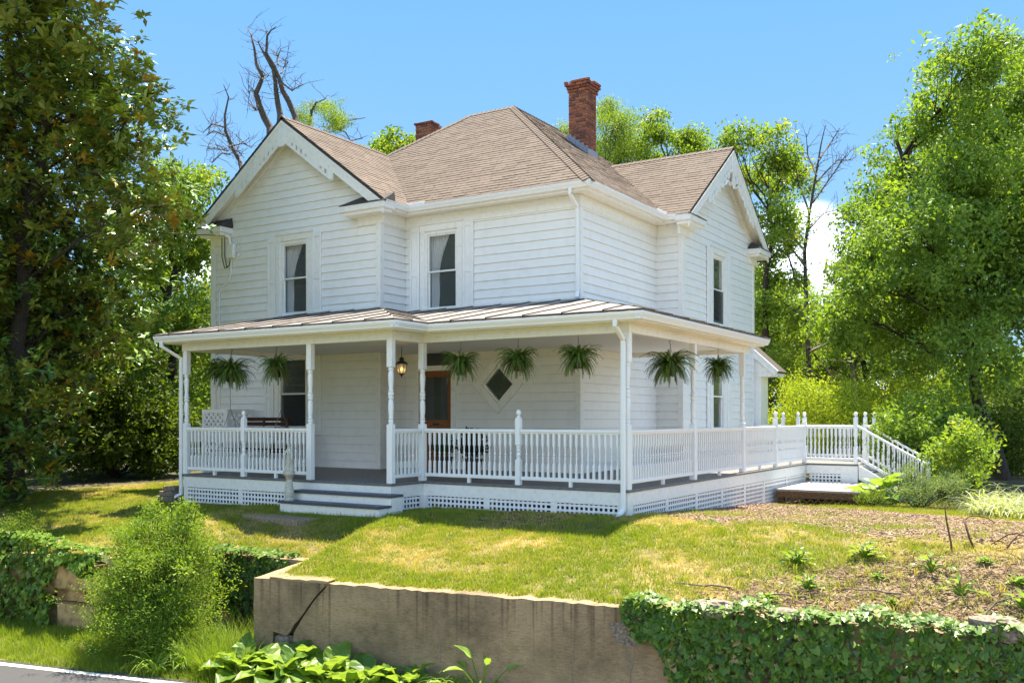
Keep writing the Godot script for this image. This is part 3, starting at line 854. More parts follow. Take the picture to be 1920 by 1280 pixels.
func railing(a: Vector3, b: Vector3, feet := true) -> void:
	var d := (b - a).normalized()
	var up := Vector3.UP
	var mb := MB.new()
	mb.bar(a + up * 0.895, b + up * 0.895, 0.085, 0.05, up, 0.008)
	mb.bar(a + up * 0.862, b + up * 0.862, 0.045, 0.03, up, 0.003)
	var rl := part(house, "railing", mb, M.vinyl)
	var lo := MB.new()
	lo.bar(a + up * 0.115, b + up * 0.115, 0.045, 0.06, up, 0.005)
	part(rl, "bottom_rail", lo, M.vinyl)
	if feet and a.distance_to(b) > 1.2:
		var ft := MB.new()
		ft.obox(Transform3D(Basis(), (a + b) / 2 + up * 0.043), Vector3(0.05, 0.083, 0.05))
		part(rl, "foot_block", ft, M.vinyl)
	var n := int(round(a.distance_to(b) / 0.103)) - 1
	for i in n:
		put(rl, "baluster", baluster_mesh, a.lerp(b, (i + 1.0) / (n + 1.0)), M.vinyl)

func newel(at: Vector3) -> void:
	put(house, "newel_post", newel_mesh, at, M.vinyl)

func lattice(a: Vector3, b: Vector3, top: float, bottom: float, out: Vector3) -> void:
	var mb := MB.new()
	var d := (b - a).normalized()
	var lng := a.distance_to(b)
	var x := 0.05
	while x < lng - 0.02:
		mb.bar(a + d * x + Vector3(0, top, 0), a + d * x + Vector3(0, bottom, 0), 0.038, 0.007, out)
		x += 0.086
	var y := top - 0.03
	while y > bottom:
		mb.bar(a + Vector3(0, y, 0) + out * 0.008, b + Vector3(0, y, 0) + out * 0.008, 0.007, 0.036, Vector3.UP)
		y -= 0.082
	part(house, "lattice_panel", mb, M.vinyl)

func build_porch() -> void:
	post_mesh = turned(0.112, [["s", 0.0, 1.0], ["s", 1.96, 2.425], ["t", [Vector2(0.05, 0.99), Vector2(0.036, 1.02), Vector2(0.05, 1.04), Vector2(0.05, 1.06), Vector2(0.036, 1.075), Vector2(0.05, 1.095), Vector2(0.036, 1.12), Vector2(0.045, 1.2), Vector2(0.05, 1.3), Vector2(0.045, 1.38), Vector2(0.034, 1.42), Vector2(0.05, 1.44), Vector2(0.05, 1.46), Vector2(0.04, 1.475), Vector2(0.052, 1.5), Vector2(0.05, 1.53), Vector2(0.036, 1.545), Vector2(0.05, 1.56), Vector2(0.036, 1.59), Vector2(0.043, 1.68), Vector2(0.05, 1.78), Vector2(0.05, 1.84), Vector2(0.038, 1.9), Vector2(0.05, 1.915), Vector2(0.05, 1.935), Vector2(0.04, 1.95), Vector2(0.05, 1.965)]]])
	newel_mesh = turned(0.092, [["s", 0.0, 0.42], ["s", 0.66, 1.1], ["t", [Vector2(0.046, 0.42), Vector2(0.03, 0.44), Vector2(0.042, 0.5), Vector2(0.03, 0.54), Vector2(0.042, 0.56), Vector2(0.03, 0.58), Vector2(0.042, 0.63), Vector2(0.044, 0.66)]], ["t", [Vector2(0.05, 1.1), Vector2(0.05, 1.115), Vector2(0.025, 1.13), Vector2(0.022, 1.15), Vector2(0.035, 1.16), Vector2(0.044, 1.185), Vector2(0.044, 1.205), Vector2(0.035, 1.23), Vector2(0.015, 1.245), Vector2(0.0, 1.25)]]])
	baluster_mesh = turned(0.038, [["s", 0.14, 0.36], ["s", 0.64, 0.852], ["t", [Vector2(0.017, 0.358), Vector2(0.011, 0.385), Vector2(0.014, 0.42), Vector2(0.018, 0.46), Vector2(0.012, 0.48), Vector2(0.02, 0.495), Vector2(0.02, 0.508), Vector2(0.012, 0.522), Vector2(0.011, 0.56), Vector2(0.014, 0.61), Vector2(0.017, 0.642)]]])
	# floor, in sheets that butt
	bx(house, "porch_floor", Vector3(XP, -0.04, ZW + 0.03), Vector3(XJ, 0, Z1), M.deck, 0.008)
	bx(house, "porch_floor", Vector3(XJ + 0.001, -0.04, 0.031), Vector3(XQ, 0, Z2), M.deck, 0.008)
	bx(house, "porch_floor", Vector3(XW + 0.03, -0.04, 0.031), Vector3(XJ, 0, ZW + 0.029), M.deck)
	bx(house, "porch_floor", Vector3(0.031, -0.04, ZR + 0.03), Vector3(XQ, 0, 0.03), M.deck, 0.008)
	bx(house, "porch_floor", Vector3(XR + 0.03, -0.04, -9.0), Vector3(XQ, 0, ZR + 0.029), M.deck, 0.008)
	bx(house, "porch_floor", Vector3(XQ + 0.001, -0.04, -9.0), Vector3(3.92, 0, ZE), M.deck, 0.008)
	# band boards, skirt posts and lattice
	bx(house, "band_board", Vector3(XP + 0.03, -0.25, Z1 - 0.06), Vector3(XJ - 0.03, -0.042, Z1 - 0.025), M.trim, 0.003)
	bx(house, "band_board", Vector3(XJ - 0.06, -0.25, Z2 - 0.028), Vector3(XJ - 0.026, -0.042, Z1 - 0.062), M.trim, 0.003)
	bx(house, "band_board", Vector3(XJ - 0.025, -0.25, Z2 - 0.06), Vector3(XQ - 0.03, -0.042, Z2 - 0.025), M.trim, 0.003)
	bx(house, "band_board", Vector3(XQ - 0.06, -0.25, ZE), Vector3(XQ - 0.026, -0.042, Z2 - 0.061), M.trim, 0.003)
	bx(house, "band_board", Vector3(XQ - 0.025, -0.25, ZE - 0.06), Vector3(3.9, -0.042, ZE - 0.025), M.trim, 0.003)
	bx(house, "band_board", Vector3(XP + 0.026, -0.25, ZW), Vector3(XP + 0.06, -0.042, Z1 - 0.061), M.trim, 0.003)
	bx(house, "band_board", Vector3(3.866, -0.25, -9.0), Vector3(3.9, -0.042, ZE - 0.061), M.trim, 0.003)
	for x in [XP + 0.1, -4.93, -3.42]:
		bx(house, "skirt_post", Vector3(x - 0.06, -0.8, Z1 - 0.058), Vector3(x + 0.06, -0.252, Z1 - 0.028), M.trim, 0.003)
	lattice(Vector3(XP + 0.16, 0, Z1 - 0.05), Vector3(-4.99, 0, Z1 - 0.05), -0.255, -0.75, Vector3.BACK)
	lattice(Vector3(-4.87, 0, Z1 - 0.05), Vector3(-3.48, 0, Z1 - 0.05), -0.255, -0.75, Vector3.BACK)
	lattice(Vector3(XJ - 0.045, 0, Z1 - 0.07), Vector3(XJ - 0.045, 0, Z2 + 0.06), -0.255, -0.75, Vector3.RIGHT)
	bx(house, "skirt_post", Vector3(XJ - 0.06, -0.8, Z2 - 0.056), Vector3(XJ + 0.08, -0.252, Z2 + 0.05), M.trim, 0.003)
	var fx := [XJ + 0.08, 0.06, 1.36, XQ - 0.16]
	for i in 3:
		lattice(Vector3(fx[i] + (0.06 if i else 0.0), 0, Z2 - 0.05), Vector3(fx[i + 1] - 0.06, 0, Z2 - 0.05), -0.255, -0.75, Vector3.BACK)
		if i: bx(house, "skirt_post", Vector3(fx[i] - 0.06, -0.8, Z2 - 0.058), Vector3(fx[i] + 0.06, -0.252, Z2 - 0.028), M.trim, 0.003)
	bx(house, "skirt_post", Vector3(XQ - 0.22, -0.8, Z2 - 0.2), Vector3(XQ - 0.024, -0.252, Z2 - 0.022), M.trim, 0.003)
	var sz := [Z2 - 0.2, 1.95, 0.6, -0.75, -2.1, -3.4, -5.1, ZE + 0.03]
	for i in sz.size() - 1:
		lattice(Vector3(XQ - 0.05, 0, sz[i] - 0.05), Vector3(XQ - 0.05, 0, sz[i + 1] + 0.05), -0.255, -1.0, Vector3.RIGHT)
		bx(house, "skirt_post", Vector3(XQ - 0.058, -1.0, sz[i + 1] - 0.05), Vector3(XQ - 0.028, -0.252, sz[i + 1] + 0.05), M.trim, 0.003)
	lattice(Vector3(XQ + 0.05, 0, ZE - 0.045), Vector3(3.5, 0, ZE - 0.045), -0.255, -1.0, Vector3.BACK)
	bx(house, "skirt_panel", Vector3(3.5, -1.0, ZE - 0.058), Vector3(3.9, -0.252, ZE - 0.028), M.trim, 0.003)
	bx(house, "skirt_panel", Vector3(3.868, -1.0, -9.0), Vector3(3.898, -0.252, ZE - 0.06), M.trim, 0.003)
	bx(house, "skirt_panel", Vector3(XP + 0.03, -0.9, ZW), Vector3(XP + 0.058, -0.252, Z1 - 0.062), M.trim, 0.003)
	# steps down to the lawn
	for k in 2:
		var zt := Z1 + 0.28 * (k + 1)
		var yt := -0.165 * (k + 1)
		var x0 := -3.3
		var x1 := XJ + 0.2 - 0.02 * k
		bx(house, "step_tread", Vector3(x0 - 0.02, yt - 0.04, zt - 0.33), Vector3(x1 + 0.02, yt, zt + 0.02), M.tread, 0.006)
		bx(house, "step_riser", Vector3(x0, -0.75, zt - 0.06), Vector3(x1, yt - 0.042, zt - 0.02), M.trim, 0.003)
		bx(house, "step_side", Vector3(x1 - 0.03, -0.75, zt - 0.33), Vector3(x1, yt - 0.042, zt - 0.061), M.trim, 0.003)
		bx(house, "step_side", Vector3(x0, -0.75, zt - 0.33), Vector3(x0 + 0.03, yt - 0.042, zt - 0.061), M.trim, 0.003)
	# posts, beam, ceiling
	for p in [[-6.5, 4.28], [-3.17, 4.28], [-1.32, 4.28], [-1.32, 3.41], [2.64, 3.41], [2.64, 0.65], [2.64, -2.06]]:
		put(house, "porch_post", post_mesh, Vector3(p[0], 0, p[1]), M.vinyl)
	for q in [[XP, 4.2, XJ - 0.01, 4.34], [XJ - 0.14, 3.342, XJ - 0.01, 4.199], [XJ - 0.009, 3.342, XQ - 0.01, 3.472], [XQ - 0.14, -2.36, XQ - 0.011, 3.341], [XP, 0.93, XP + 0.13, 4.199], [0.04, -2.36, XQ - 0.141, -2.23]]:
		bx(house, "porch_beam", Vector3(q[0], 2.42, q[1]), Vector3(q[2], 2.62, q[3]), M.trim, 0.006)
	bx(house, "porch_ceiling", Vector3(XP + 0.13, 2.52, ZW + 0.03), Vector3(XJ - 0.141, 2.54, 4.2), M.ceiling)
	bx(house, "porch_ceiling", Vector3(XJ - 0.14, 2.52, 0.03), Vector3(XQ - 0.14, 2.541, 3.34), M.ceiling)
	bx(house, "porch_ceiling", Vector3(XW + 0.03, 2.52, 0.03), Vector3(XJ - 0.141, 2.54, ZW + 0.029), M.ceiling)
	bx(house, "porch_ceiling", Vector3(0.03, 2.52, -2.23), Vector3(XQ - 0.14, 2.54, 0.029), M.ceiling)
	# eaves
	for q in [[XP - 0.3, 4.34, XJ + 0.25, 4.6], [XJ - 0.009, 3.473, XJ + 0.25, 4.339], [XJ + 0.251, 3.473, XQ + 0.25, 3.73], [XQ - 0.009, -2.4, XQ + 0.25, 3.472], [XP - 0.3, 0.93, XP - 0.001, 4.339]]:
		bx(house, "porch_soffit", Vector3(q[0], 2.575, q[1]), Vector3(q[2], 2.595, q[3]), M.trim)
	for q in [[XP - 0.3, 4.601, XJ + 0.25, 4.62], [XJ + 0.251, 3.731, XJ + 0.27, 4.62], [XJ + 0.271, 3.731, XQ + 0.25, 3.75], [XQ + 0.251, -2.42, XQ + 0.27, 3.75], [XP - 0.32, 0.93, XP - 0.301, 4.62], [0.04, -2.42, XQ + 0.25, -2.4]]:
		bx(house, "porch_fascia", Vector3(q[0], 2.56, q[1]), Vector3(q[2], 2.69, q[3]), M.trim)
	gutter_run(house, Vector3(XP - 0.36, 2.58, 4.62), Vector3(XJ + 0.38, 2.58, 4.62), Vector3.BACK, "porch_gutter")
	gutter_run(house, Vector3(XJ + 0.27, 2.582, 4.73), Vector3(XJ + 0.27, 2.582, 3.752), Vector3.RIGHT, "porch_gutter")
	gutter_run(house, Vector3(XJ + 0.285, 2.58, 3.75), Vector3(XQ + 0.38, 2.58, 3.75), Vector3.BACK, "porch_gutter")
	gutter_run(house, Vector3(XQ + 0.27, 2.582, 3.86), Vector3(XQ + 0.27, 2.582, -2.44), Vector3.RIGHT, "porch_gutter")
	# roof
	var yb := 3.47
	var ye := 2.715
	var pr := MB.new()
	var polys := [
		[[Vector3(XP - 0.38, ye, 4.72), Vector3(XJ + 0.37, ye, 4.72), Vector3(XW, yb, ZW), Vector3(XP - 0.38, yb, ZW)], Vector3.RIGHT],
		[[Vector3(XJ + 0.37, ye, 4.72), Vector3(XJ + 0.37, ye, 3.85), Vector3(XW, yb, 0.0), Vector3(XW, yb, ZW)], Vector3.FORWARD],
		[[Vector3(XJ + 0.37, ye, 3.85), Vector3(XQ + 0.37, ye, 3.85), Vector3(0, yb, 0), Vector3(XW, yb, 0)], Vector3.RIGHT],
		[[Vector3(XQ + 0.37, ye, 3.85), Vector3(XQ + 0.37, ye, -2.44), Vector3(0, yb, -2.44), Vector3(0, yb, 0)], Vector3.FORWARD]]
	for q in polys:
		var p: Array = q[0]
		var nn: Vector3 = (p[1] - p[0]).cross(p[3] - p[0] if p[3] != p[0] else p[2] - p[0]).normalized()
		if nn.y < 0: nn = -nn
		pr.face(p, nn)
		pr.face([p[0] - Vector3(0, 0.05, 0), p[1] - Vector3(0, 0.05, 0), p[2] - Vector3(0, 0.05, 0), p[3] - Vector3(0, 0.05, 0)], -nn)
		pr.face([p[0], p[1], p[1] - Vector3(0, 0.05, 0), p[0] - Vector3(0, 0.05, 0)], Vector3(nn.x, -0.1, nn.z))
	pr.face([Vector3(XP - 0.38, ye, 4.72), Vector3(XP - 0.38, yb, ZW), Vector3(XP - 0.38, yb - 0.3, ZW), Vector3(XP - 0.38, ye - 0.05, 4.72)], Vector3.LEFT)
	pr.face([Vector3(XQ + 0.37, ye, -2.44), Vector3(0, yb, -2.44), Vector3(0, 2.6, -2.44), Vector3(XQ + 0.37, ye - 0.05, -2.44)], Vector3.FORWARD)
	var roof := part(house, "porch_roof", pr, M.rust)
	var variants := []
	for k in 3:
		var m: StandardMaterial3D = M.felt.duplicate()
		m.albedo_color = [lin(0.27, 0.245, 0.225), lin(0.24, 0.225, 0.21), lin(0.3, 0.27, 0.245)][k]
		m.uv1_offset = Vector3(k * 0.37, 0, k * 0.61)
		variants.append(m)
	for q in polys:
		var p: Array = q[0]
		var ed: Vector3 = (p[1] - p[0]).normalized()
		var nn: Vector3 = (p[1] - p[0]).cross(p[3] - p[0]).normalized()
		if nn.y < 0: nn = -nn
		var up := nn.cross(ed)
		if up.y < 0: up = -up
		var poly := PackedVector2Array()
		var lo := 1e9
		var hi := -1e9
		var vmax := 0.0
		for k in p:
			var uv := Vector2((k - p[0]).dot(ed), (k - p[0]).dot(up))
			poly.append(uv)
			lo = minf(lo, uv.x); hi = maxf(hi, uv.x); vmax = maxf(vmax, uv.y)
		if Geometry2D.is_polygon_clockwise(poly): poly.reverse()
		var x := lo - 0.25
		while x < hi:
			var cell := PackedVector2Array([Vector2(x + 0.012, -0.1), Vector2(x + 0.7, -0.1), Vector2(x + 0.7, vmax + 1), Vector2(x + 0.012, vmax + 1)])
			for k in Geometry2D.intersect_polygons(cell, poly):
				var pan: PackedVector2Array = k
				# the eave edge is bitten and uneven
				var rough := PackedVector2Array()
				for i in pan.size():
					var a := pan[i]
					var b := pan[(i + 1) % pan.size()]
					rough.append(a)
					if a.y < 0.02 and b.y < 0.02 and a.distance_to(b) > 0.3:
						for j in 5:
							rough.append(a.lerp(b, (j + 1) / 6.0) + Vector2(0, rng.randf_range(0.0, 0.05)))
				var mb := MB.new()
				mb.prism(rough, Transform3D(Basis(ed, up, nn), p[0] + nn * (0.004 + rng.randf() * 0.004)), 0.012)
				part(roof, "roof_panel", mb, variants[rng.randi() % 3])
			for k in Geometry2D.intersect_polygons(PackedVector2Array([Vector2(x - 0.012, 0.0), Vector2(x + 0.01, 0.0), Vector2(x + 0.01, vmax + 1), Vector2(x - 0.012, vmax + 1)]), poly):
				var mb := MB.new()
				mb.prism(k, Transform3D(Basis(ed, up, nn), p[0] + nn * 0.002), 0.034)
				part(roof, "seam", mb, M.rust)
			x += 0.71
	var fl := MB.new()
	fl.bar(Vector3(XW + 0.06, 3.5, 0.055), Vector3(-0.0, 3.5, 0.055), 0.05, 0.05)
	fl.bar(Vector3(XP - 0.3, 3.5, ZW + 0.055), Vector3(XW + 0.04, 3.5, ZW + 0.055), 0.05, 0.05)
	fl.bar(Vector3(0.055, 3.5, -0.04), Vector3(0.055, 3.5, -2.4), 0.05, 0.05)
	part(roof, "wall_flashing", fl, M.trim)
	# railings
	railing(Vector3(-6.44, 0, 4.28), Vector3(-4.93, 0, 4.28))
	railing(Vector3(-4.83, 0, 4.28), Vector3(-3.23, 0, 4.28))
	newel(Vector3(-4.88, 0, 4.28))
	railing(Vector3(-6.5, 0, 4.22), Vector3(-6.5, 0, 0.95))
	railing(Vector3(-1.32, 0, 4.22), Vector3(-1.32, 0, 3.47))
	railing(Vector3(-1.26, 0, 3.41), Vector3(0.62, 0, 3.41))
	railing(Vector3(0.72, 0, 3.41), Vector3(2.58, 0, 3.41))
	newel(Vector3(0.67, 0, 3.41))
	railing(Vector3(2.64, 0, 3.35), Vector3(2.64, 0, 0.71))
	railing(Vector3(2.64, 0, 0.59), Vector3(2.64, 0, -2.0))
	railing(Vector3(2.64, 0, -2.12), Vector3(2.64, 0, -4.3))
	newel(Vector3(2.64, 0, -4.35))
	railing(Vector3(2.64, 0, -4.4), Vector3(2.64, 0, -6.73))
	newel(Vector3(2.64, 0, -6.78))
	railing(Vector3(2.69, 0, -6.78), Vector3(3.8, 0, -6.78))
	newel(Vector3(3.85, 0, -6.78))
	newel(Vector3(3.85, 0, -7.85))
	railing(Vector3(3.85, 0, -7.9), Vector3(3.85, 0, -8.88))
	newel(Vector3(3.85, 0, -8.93))
	railing(Vector3(3.8, 0, -8.93), Vector3(1.95, 0, -8.93))
	newel(Vector3(1.9, 0, -8.93))
	newel(Vector3(1.5, 0, -8.93))
	railing(Vector3(1.45, 0, -8.93), Vector3(0.8, 0, -8.93))
	# side stairs, running down to the right
	for k in 5:
		bx(house, "side_stair_tread", Vector3(3.92 + 0.29 * k, -0.17 * (k + 1) - 0.04, -7.84), Vector3(3.92 + 0.29 * k + 0.31, -0.17 * (k + 1), -6.8), M.tread, 0.005)
		bx(house, "side_stair_riser", Vector3(3.92 + 0.29 * k, -0.17 * (k + 1), -7.82), Vector3(3.94 + 0.29 * k, -0.17 * k - 0.042, -6.82), M.trim)
	for z in [-6.78, -7.87]:
		var sg := MB.new()
		sg.prism(PackedVector2Array([Vector2(3.92, -0.02), Vector2(5.38, -0.87), Vector2(5.38, -1.0), Vector2(5.1, -1.0), Vector2(3.92, -0.36)]), Transform3D(Basis(), Vector3(0, 0, z - 0.02)), 0.04)
		part(house, "stair_stringer", sg, M.trim)
		newel(Vector3(5.45, -0.98, z))
		var a := Vector3(3.9, 0.9, z)
		var b := Vector3(5.42, 0.03, z)
		var rl := MB.new()
		rl.bar(a, b, 0.085, 0.05, Vector3.UP, 0.006)
		var rp := part(house, "stair_railing", rl, M.vinyl)
		var rl2 := MB.new()
		rl2.bar(a + Vector3(0, -0.75, 0), b + Vector3(0, -0.75, 0), 0.045, 0.06, Vector3.UP, 0.005)
		part(rp, "bottom_rail", rl2, M.vinyl)
		for i in 12:
			var p := a.lerp(b, (i + 1.0) / 13.0)
			put(rp, "baluster", baluster_mesh, p - Vector3(0, 0.87, 0), M.vinyl)

# ---------------------------------------------------------------- ground, road, retaining walls
var bump_noise := FastNoiseLite.new()
const MULCH := [[2.6, 3.0], [2.6, -3.9], [4.4, -2.7], [6.2, -1.6], [9.5, 0.3], [10.5, 4.3], [7.4, 4.05], [6.2, 4.2], [5.3, 3.6], [4.4, 4.0], [3.4, 3.4]]
const WEEDS := [[5.2, 6.2], [6.2, 5.3], [7.2, 4.7], [10.5, 4.4], [11.0, 6.2], [5.0, 7.2]]

func front_edge(x: float) -> float:  # where the upper ground meets the back of the retaining walls
	if x < -3.95: return 7.92 - 0.139 * (x + 4.04) - 0.2
	if x < -2.95: return lerpf(7.71, 6.42, (x + 3.95) / 1.0)
	if x < -0.85: return 6.42
	if x < -0.38: return lerpf(6.42, 7.72, (x + 0.85) / 0.47)
	return 7.85 - 0.175 * x - 0.2

func ground_y(x: float, z: float) -> float:
	var a := -0.44 + 0.0141 * clampf(x, -12, 5)
	a -= 0.053 * clampf(3.4 - z, 0.0, 9.4) * clampf((x + 1.0) / 4.0, 0, 1)
	var zw := front_edge(x)
	var t := pow(clampf((z - 4.0) / (zw - 4.0), 0, 1), 1.2 + 1.2 * clampf(minf(x + 4.6, -0.1 - x) / 0.6, 0, 1))
	return lerpf(a, -1.0, t) + 0.02 * bump_noise.get_noise_2d(x * 1.5, z * 1.5)

func inside(p: Vector2, poly: Array) -> bool:
	var q := PackedVector2Array()
	for k in poly: q.append(Vector2(k[0], k[1]))
	return Geometry2D.is_point_in_polygon(p, q)

func ground_tone(x: float, z: float) -> Color:
	var p := Vector2(x, z) + Vector2(bump_noise.get_noise_2d(x * 3.0, z * 3.0), bump_noise.get_noise_2d(z * 3.0 + 40, x * 3.0)) * 0.35
	var dry := bump_noise.get_noise_2d(x * 1.1 + 300, z * 1.6)
	if inside(p, MULCH): return Color(0.26, 0.18, 0.13)
	if inside(p, WEEDS): return Color(0.26, 0.185, 0.11)
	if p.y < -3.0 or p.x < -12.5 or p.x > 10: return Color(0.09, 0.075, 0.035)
	if p.y < Z1 + 0.45 and p.x > -7.5 and p.x < 3.0 and p.y > 0.0: return Color(0.2, 0.125, 0.07)
	return Color(0.2, 0.17, 0.055).lerp(Color(0.36, 0.25, 0.11), clampf(dry * 2.0 + 0.2, 0, 1))

func build_ground() -> void:
	bump_noise.seed = 5
	bump_noise.frequency = 0.35
	var xs := []
	var x := -14.0
	while x < 13.0:
		xs.append(x)
		x += 0.2
	for k in [-0.851, -0.38, -2.95, -3.95, -0.85, -3.951, -2.951, -0.381]: xs.append(k)
	for k in [14, 16, 19, 24, 32, 45, 70, 110]:
		xs.append(float(k))
		xs.append(-float(k) - 1.0)
	xs.sort()
	var ss := [0.0]
	var step := 0.16
	while ss[-1] < 130.0:
		ss.append(ss[-1] + step)
		if ss[-1] > 9.0: step *= 1.18
	var mb := MB.new()
	var pt := func(i: int, j: int) -> Vector3:
		var xx: float = xs[i]
		var zz: float = front_edge(xx) - ss[j]
		return Vector3(xx, ground_y(xx, zz), zz)
	var rows := []
	for i in xs.size():
		var rr := []
		var cc := []
		for j in ss.size():
			var p: Vector3 = pt.call(i, j)
			rr.append(p)
			cc.append(ground_tone(p.x, p.z))
		rows.append([rr, cc])
	for i in xs.size() - 1:
		for j in ss.size() - 1:
			var a: Vector3 = rows[i][0][j]
			var b: Vector3 = rows[i + 1][0][j]
			var c: Vector3 = rows[i + 1][0][j + 1]
			var d: Vector3 = rows[i][0][j + 1]
			for t in [[a, b, c, rows[i][1][j], rows[i + 1][1][j], rows[i + 1][1][j + 1]], [a, c, d, rows[i][1][j], rows[i + 1][1][j + 1], rows[i][1][j + 1]]]:
				var at := mb.v.size()
				mb.tri(t[0], t[1], t[2])
				mb.c[at] = t[3]
				mb.c[at + 1] = t[5]
				mb.c[at + 2] = t[4]
	var gm: StandardMaterial3D = M.turf.duplicate()
	gm.albedo_color = Color.WHITE
	gm.vertex_color_use_as_albedo = true
	struct("lawn_ground", mb, gm)
	# low ground before the walls, and the road
	var lo := MB.new()
	lo.col = Color(0.2, 0.19, 0.06)
	for i in 60:
		for j in 40:
			var p := []
			for q in [[i, j], [i, j + 1], [i + 1, j + 1], [i + 1, j]]:
				var xx: float = -60.0 + q[0] * 2.0
				if q[0] > 22 and q[0] < 42: xx = -16.0 + (q[0] - 22) * 1.2
				var zz: float = 5.0 + q[1] * 0.35 if q[1] < 22 else 12.7 + (q[1] - 22) * 5.0
				p.append(Vector3(xx, low_y(xx, zz) - 0.02, zz))
			lo.quad(p[0], p[1], p[2], p[3])
	struct("roadside_ground", lo, gm)
	var rd := MB.new()
	var ln := MB.new()
	var prev := []
	for i in 90:
		var xx := -45.0 + i
		var z0 := road_z(xx)
		var cur := [Vector3(xx, -2.2, z0), Vector3(xx, -2.16, z0 + 3.0), Vector3(xx, -2.2, z0 + 6.2), Vector3(xx, -2.194, z0 + 0.12), Vector3(xx, -2.192, z0 + 0.24)]
		if i:
			rd.quad(prev[0], prev[1], cur[1], cur[0])
			rd.quad(prev[1], prev[2], cur[2], cur[1])
			ln.quad(prev[3], prev[4], cur[4], cur[3])
		prev = cur
	struct("road", rd, M.asphalt)
	struct("road_edge_line", ln, M.paint)

func road_z(x: float) -> float:
	return 8.58 - 0.19 * x - 0.035 * minf(x + 0.8, 0.0)

func low_y(x: float, z: float) -> float:
	return -2.2 + clampf((road_z(x) - z) / 1.0, -1.0, 1.0) * (0.1 if z < road_z(x) else 0.04) + 0.015 * bump_noise.get_noise_2d(x * 3.0, z * 3.0)

func ragged(pts: Array, amp: float, step := 0.18) -> PackedVector2Array:  # a broken edge between the given points
	var o := PackedVector2Array()
	for i in pts.size():
		var a: Vector2 = pts[i]
		var b: Vector2 = pts[(i + 1) % pts.size()]
		var n := maxi(1, int(a.distance_to(b) / step))
		for k in n:
			var p := a.lerp(b, k / float(n))
			if k: p += Vector2(rng.randf_range(-amp, amp), rng.randf_range(-amp, amp))
			o.append(p)
	return o

func stone_mesh(r: Vector3, sd: int) -> MB:
	var mb := MB.new()
	var nz := FastNoiseLite.new()
	nz.seed = sd
	nz.frequency = 0.9
	var at := func(i: int, j: int) -> Vector3:
		var la := PI * i / 7.0 - PI / 2
		var lo := TAU * (j % 10) / 10.0
		var d := Vector3(cos(la) * cos(lo), sin(la), cos(la) * sin(lo))
		d = Vector3(signf(d.x) * pow(absf(d.x), 0.7), signf(d.y) * pow(absf(d.y), 0.7), signf(d.z) * pow(absf(d.z), 0.7))
		return d * r * (1.0 + 0.35 * nz.get_noise_3d(d.x * 1.3, d.y * 1.3, d.z * 1.3))
	for i in 7:
		for j in 10:
			var a: Vector3 = at.call(i, j)
			var b: Vector3 = at.call(i, j + 1)
			var c: Vector3 = at.call(i + 1, j + 1)
			var d: Vector3 = at.call(i + 1, j)
			if i > 0: mb.face([a, b, c], a + b + c)
			if i < 6: mb.face([a, c, d], a + c + d)
	return mb

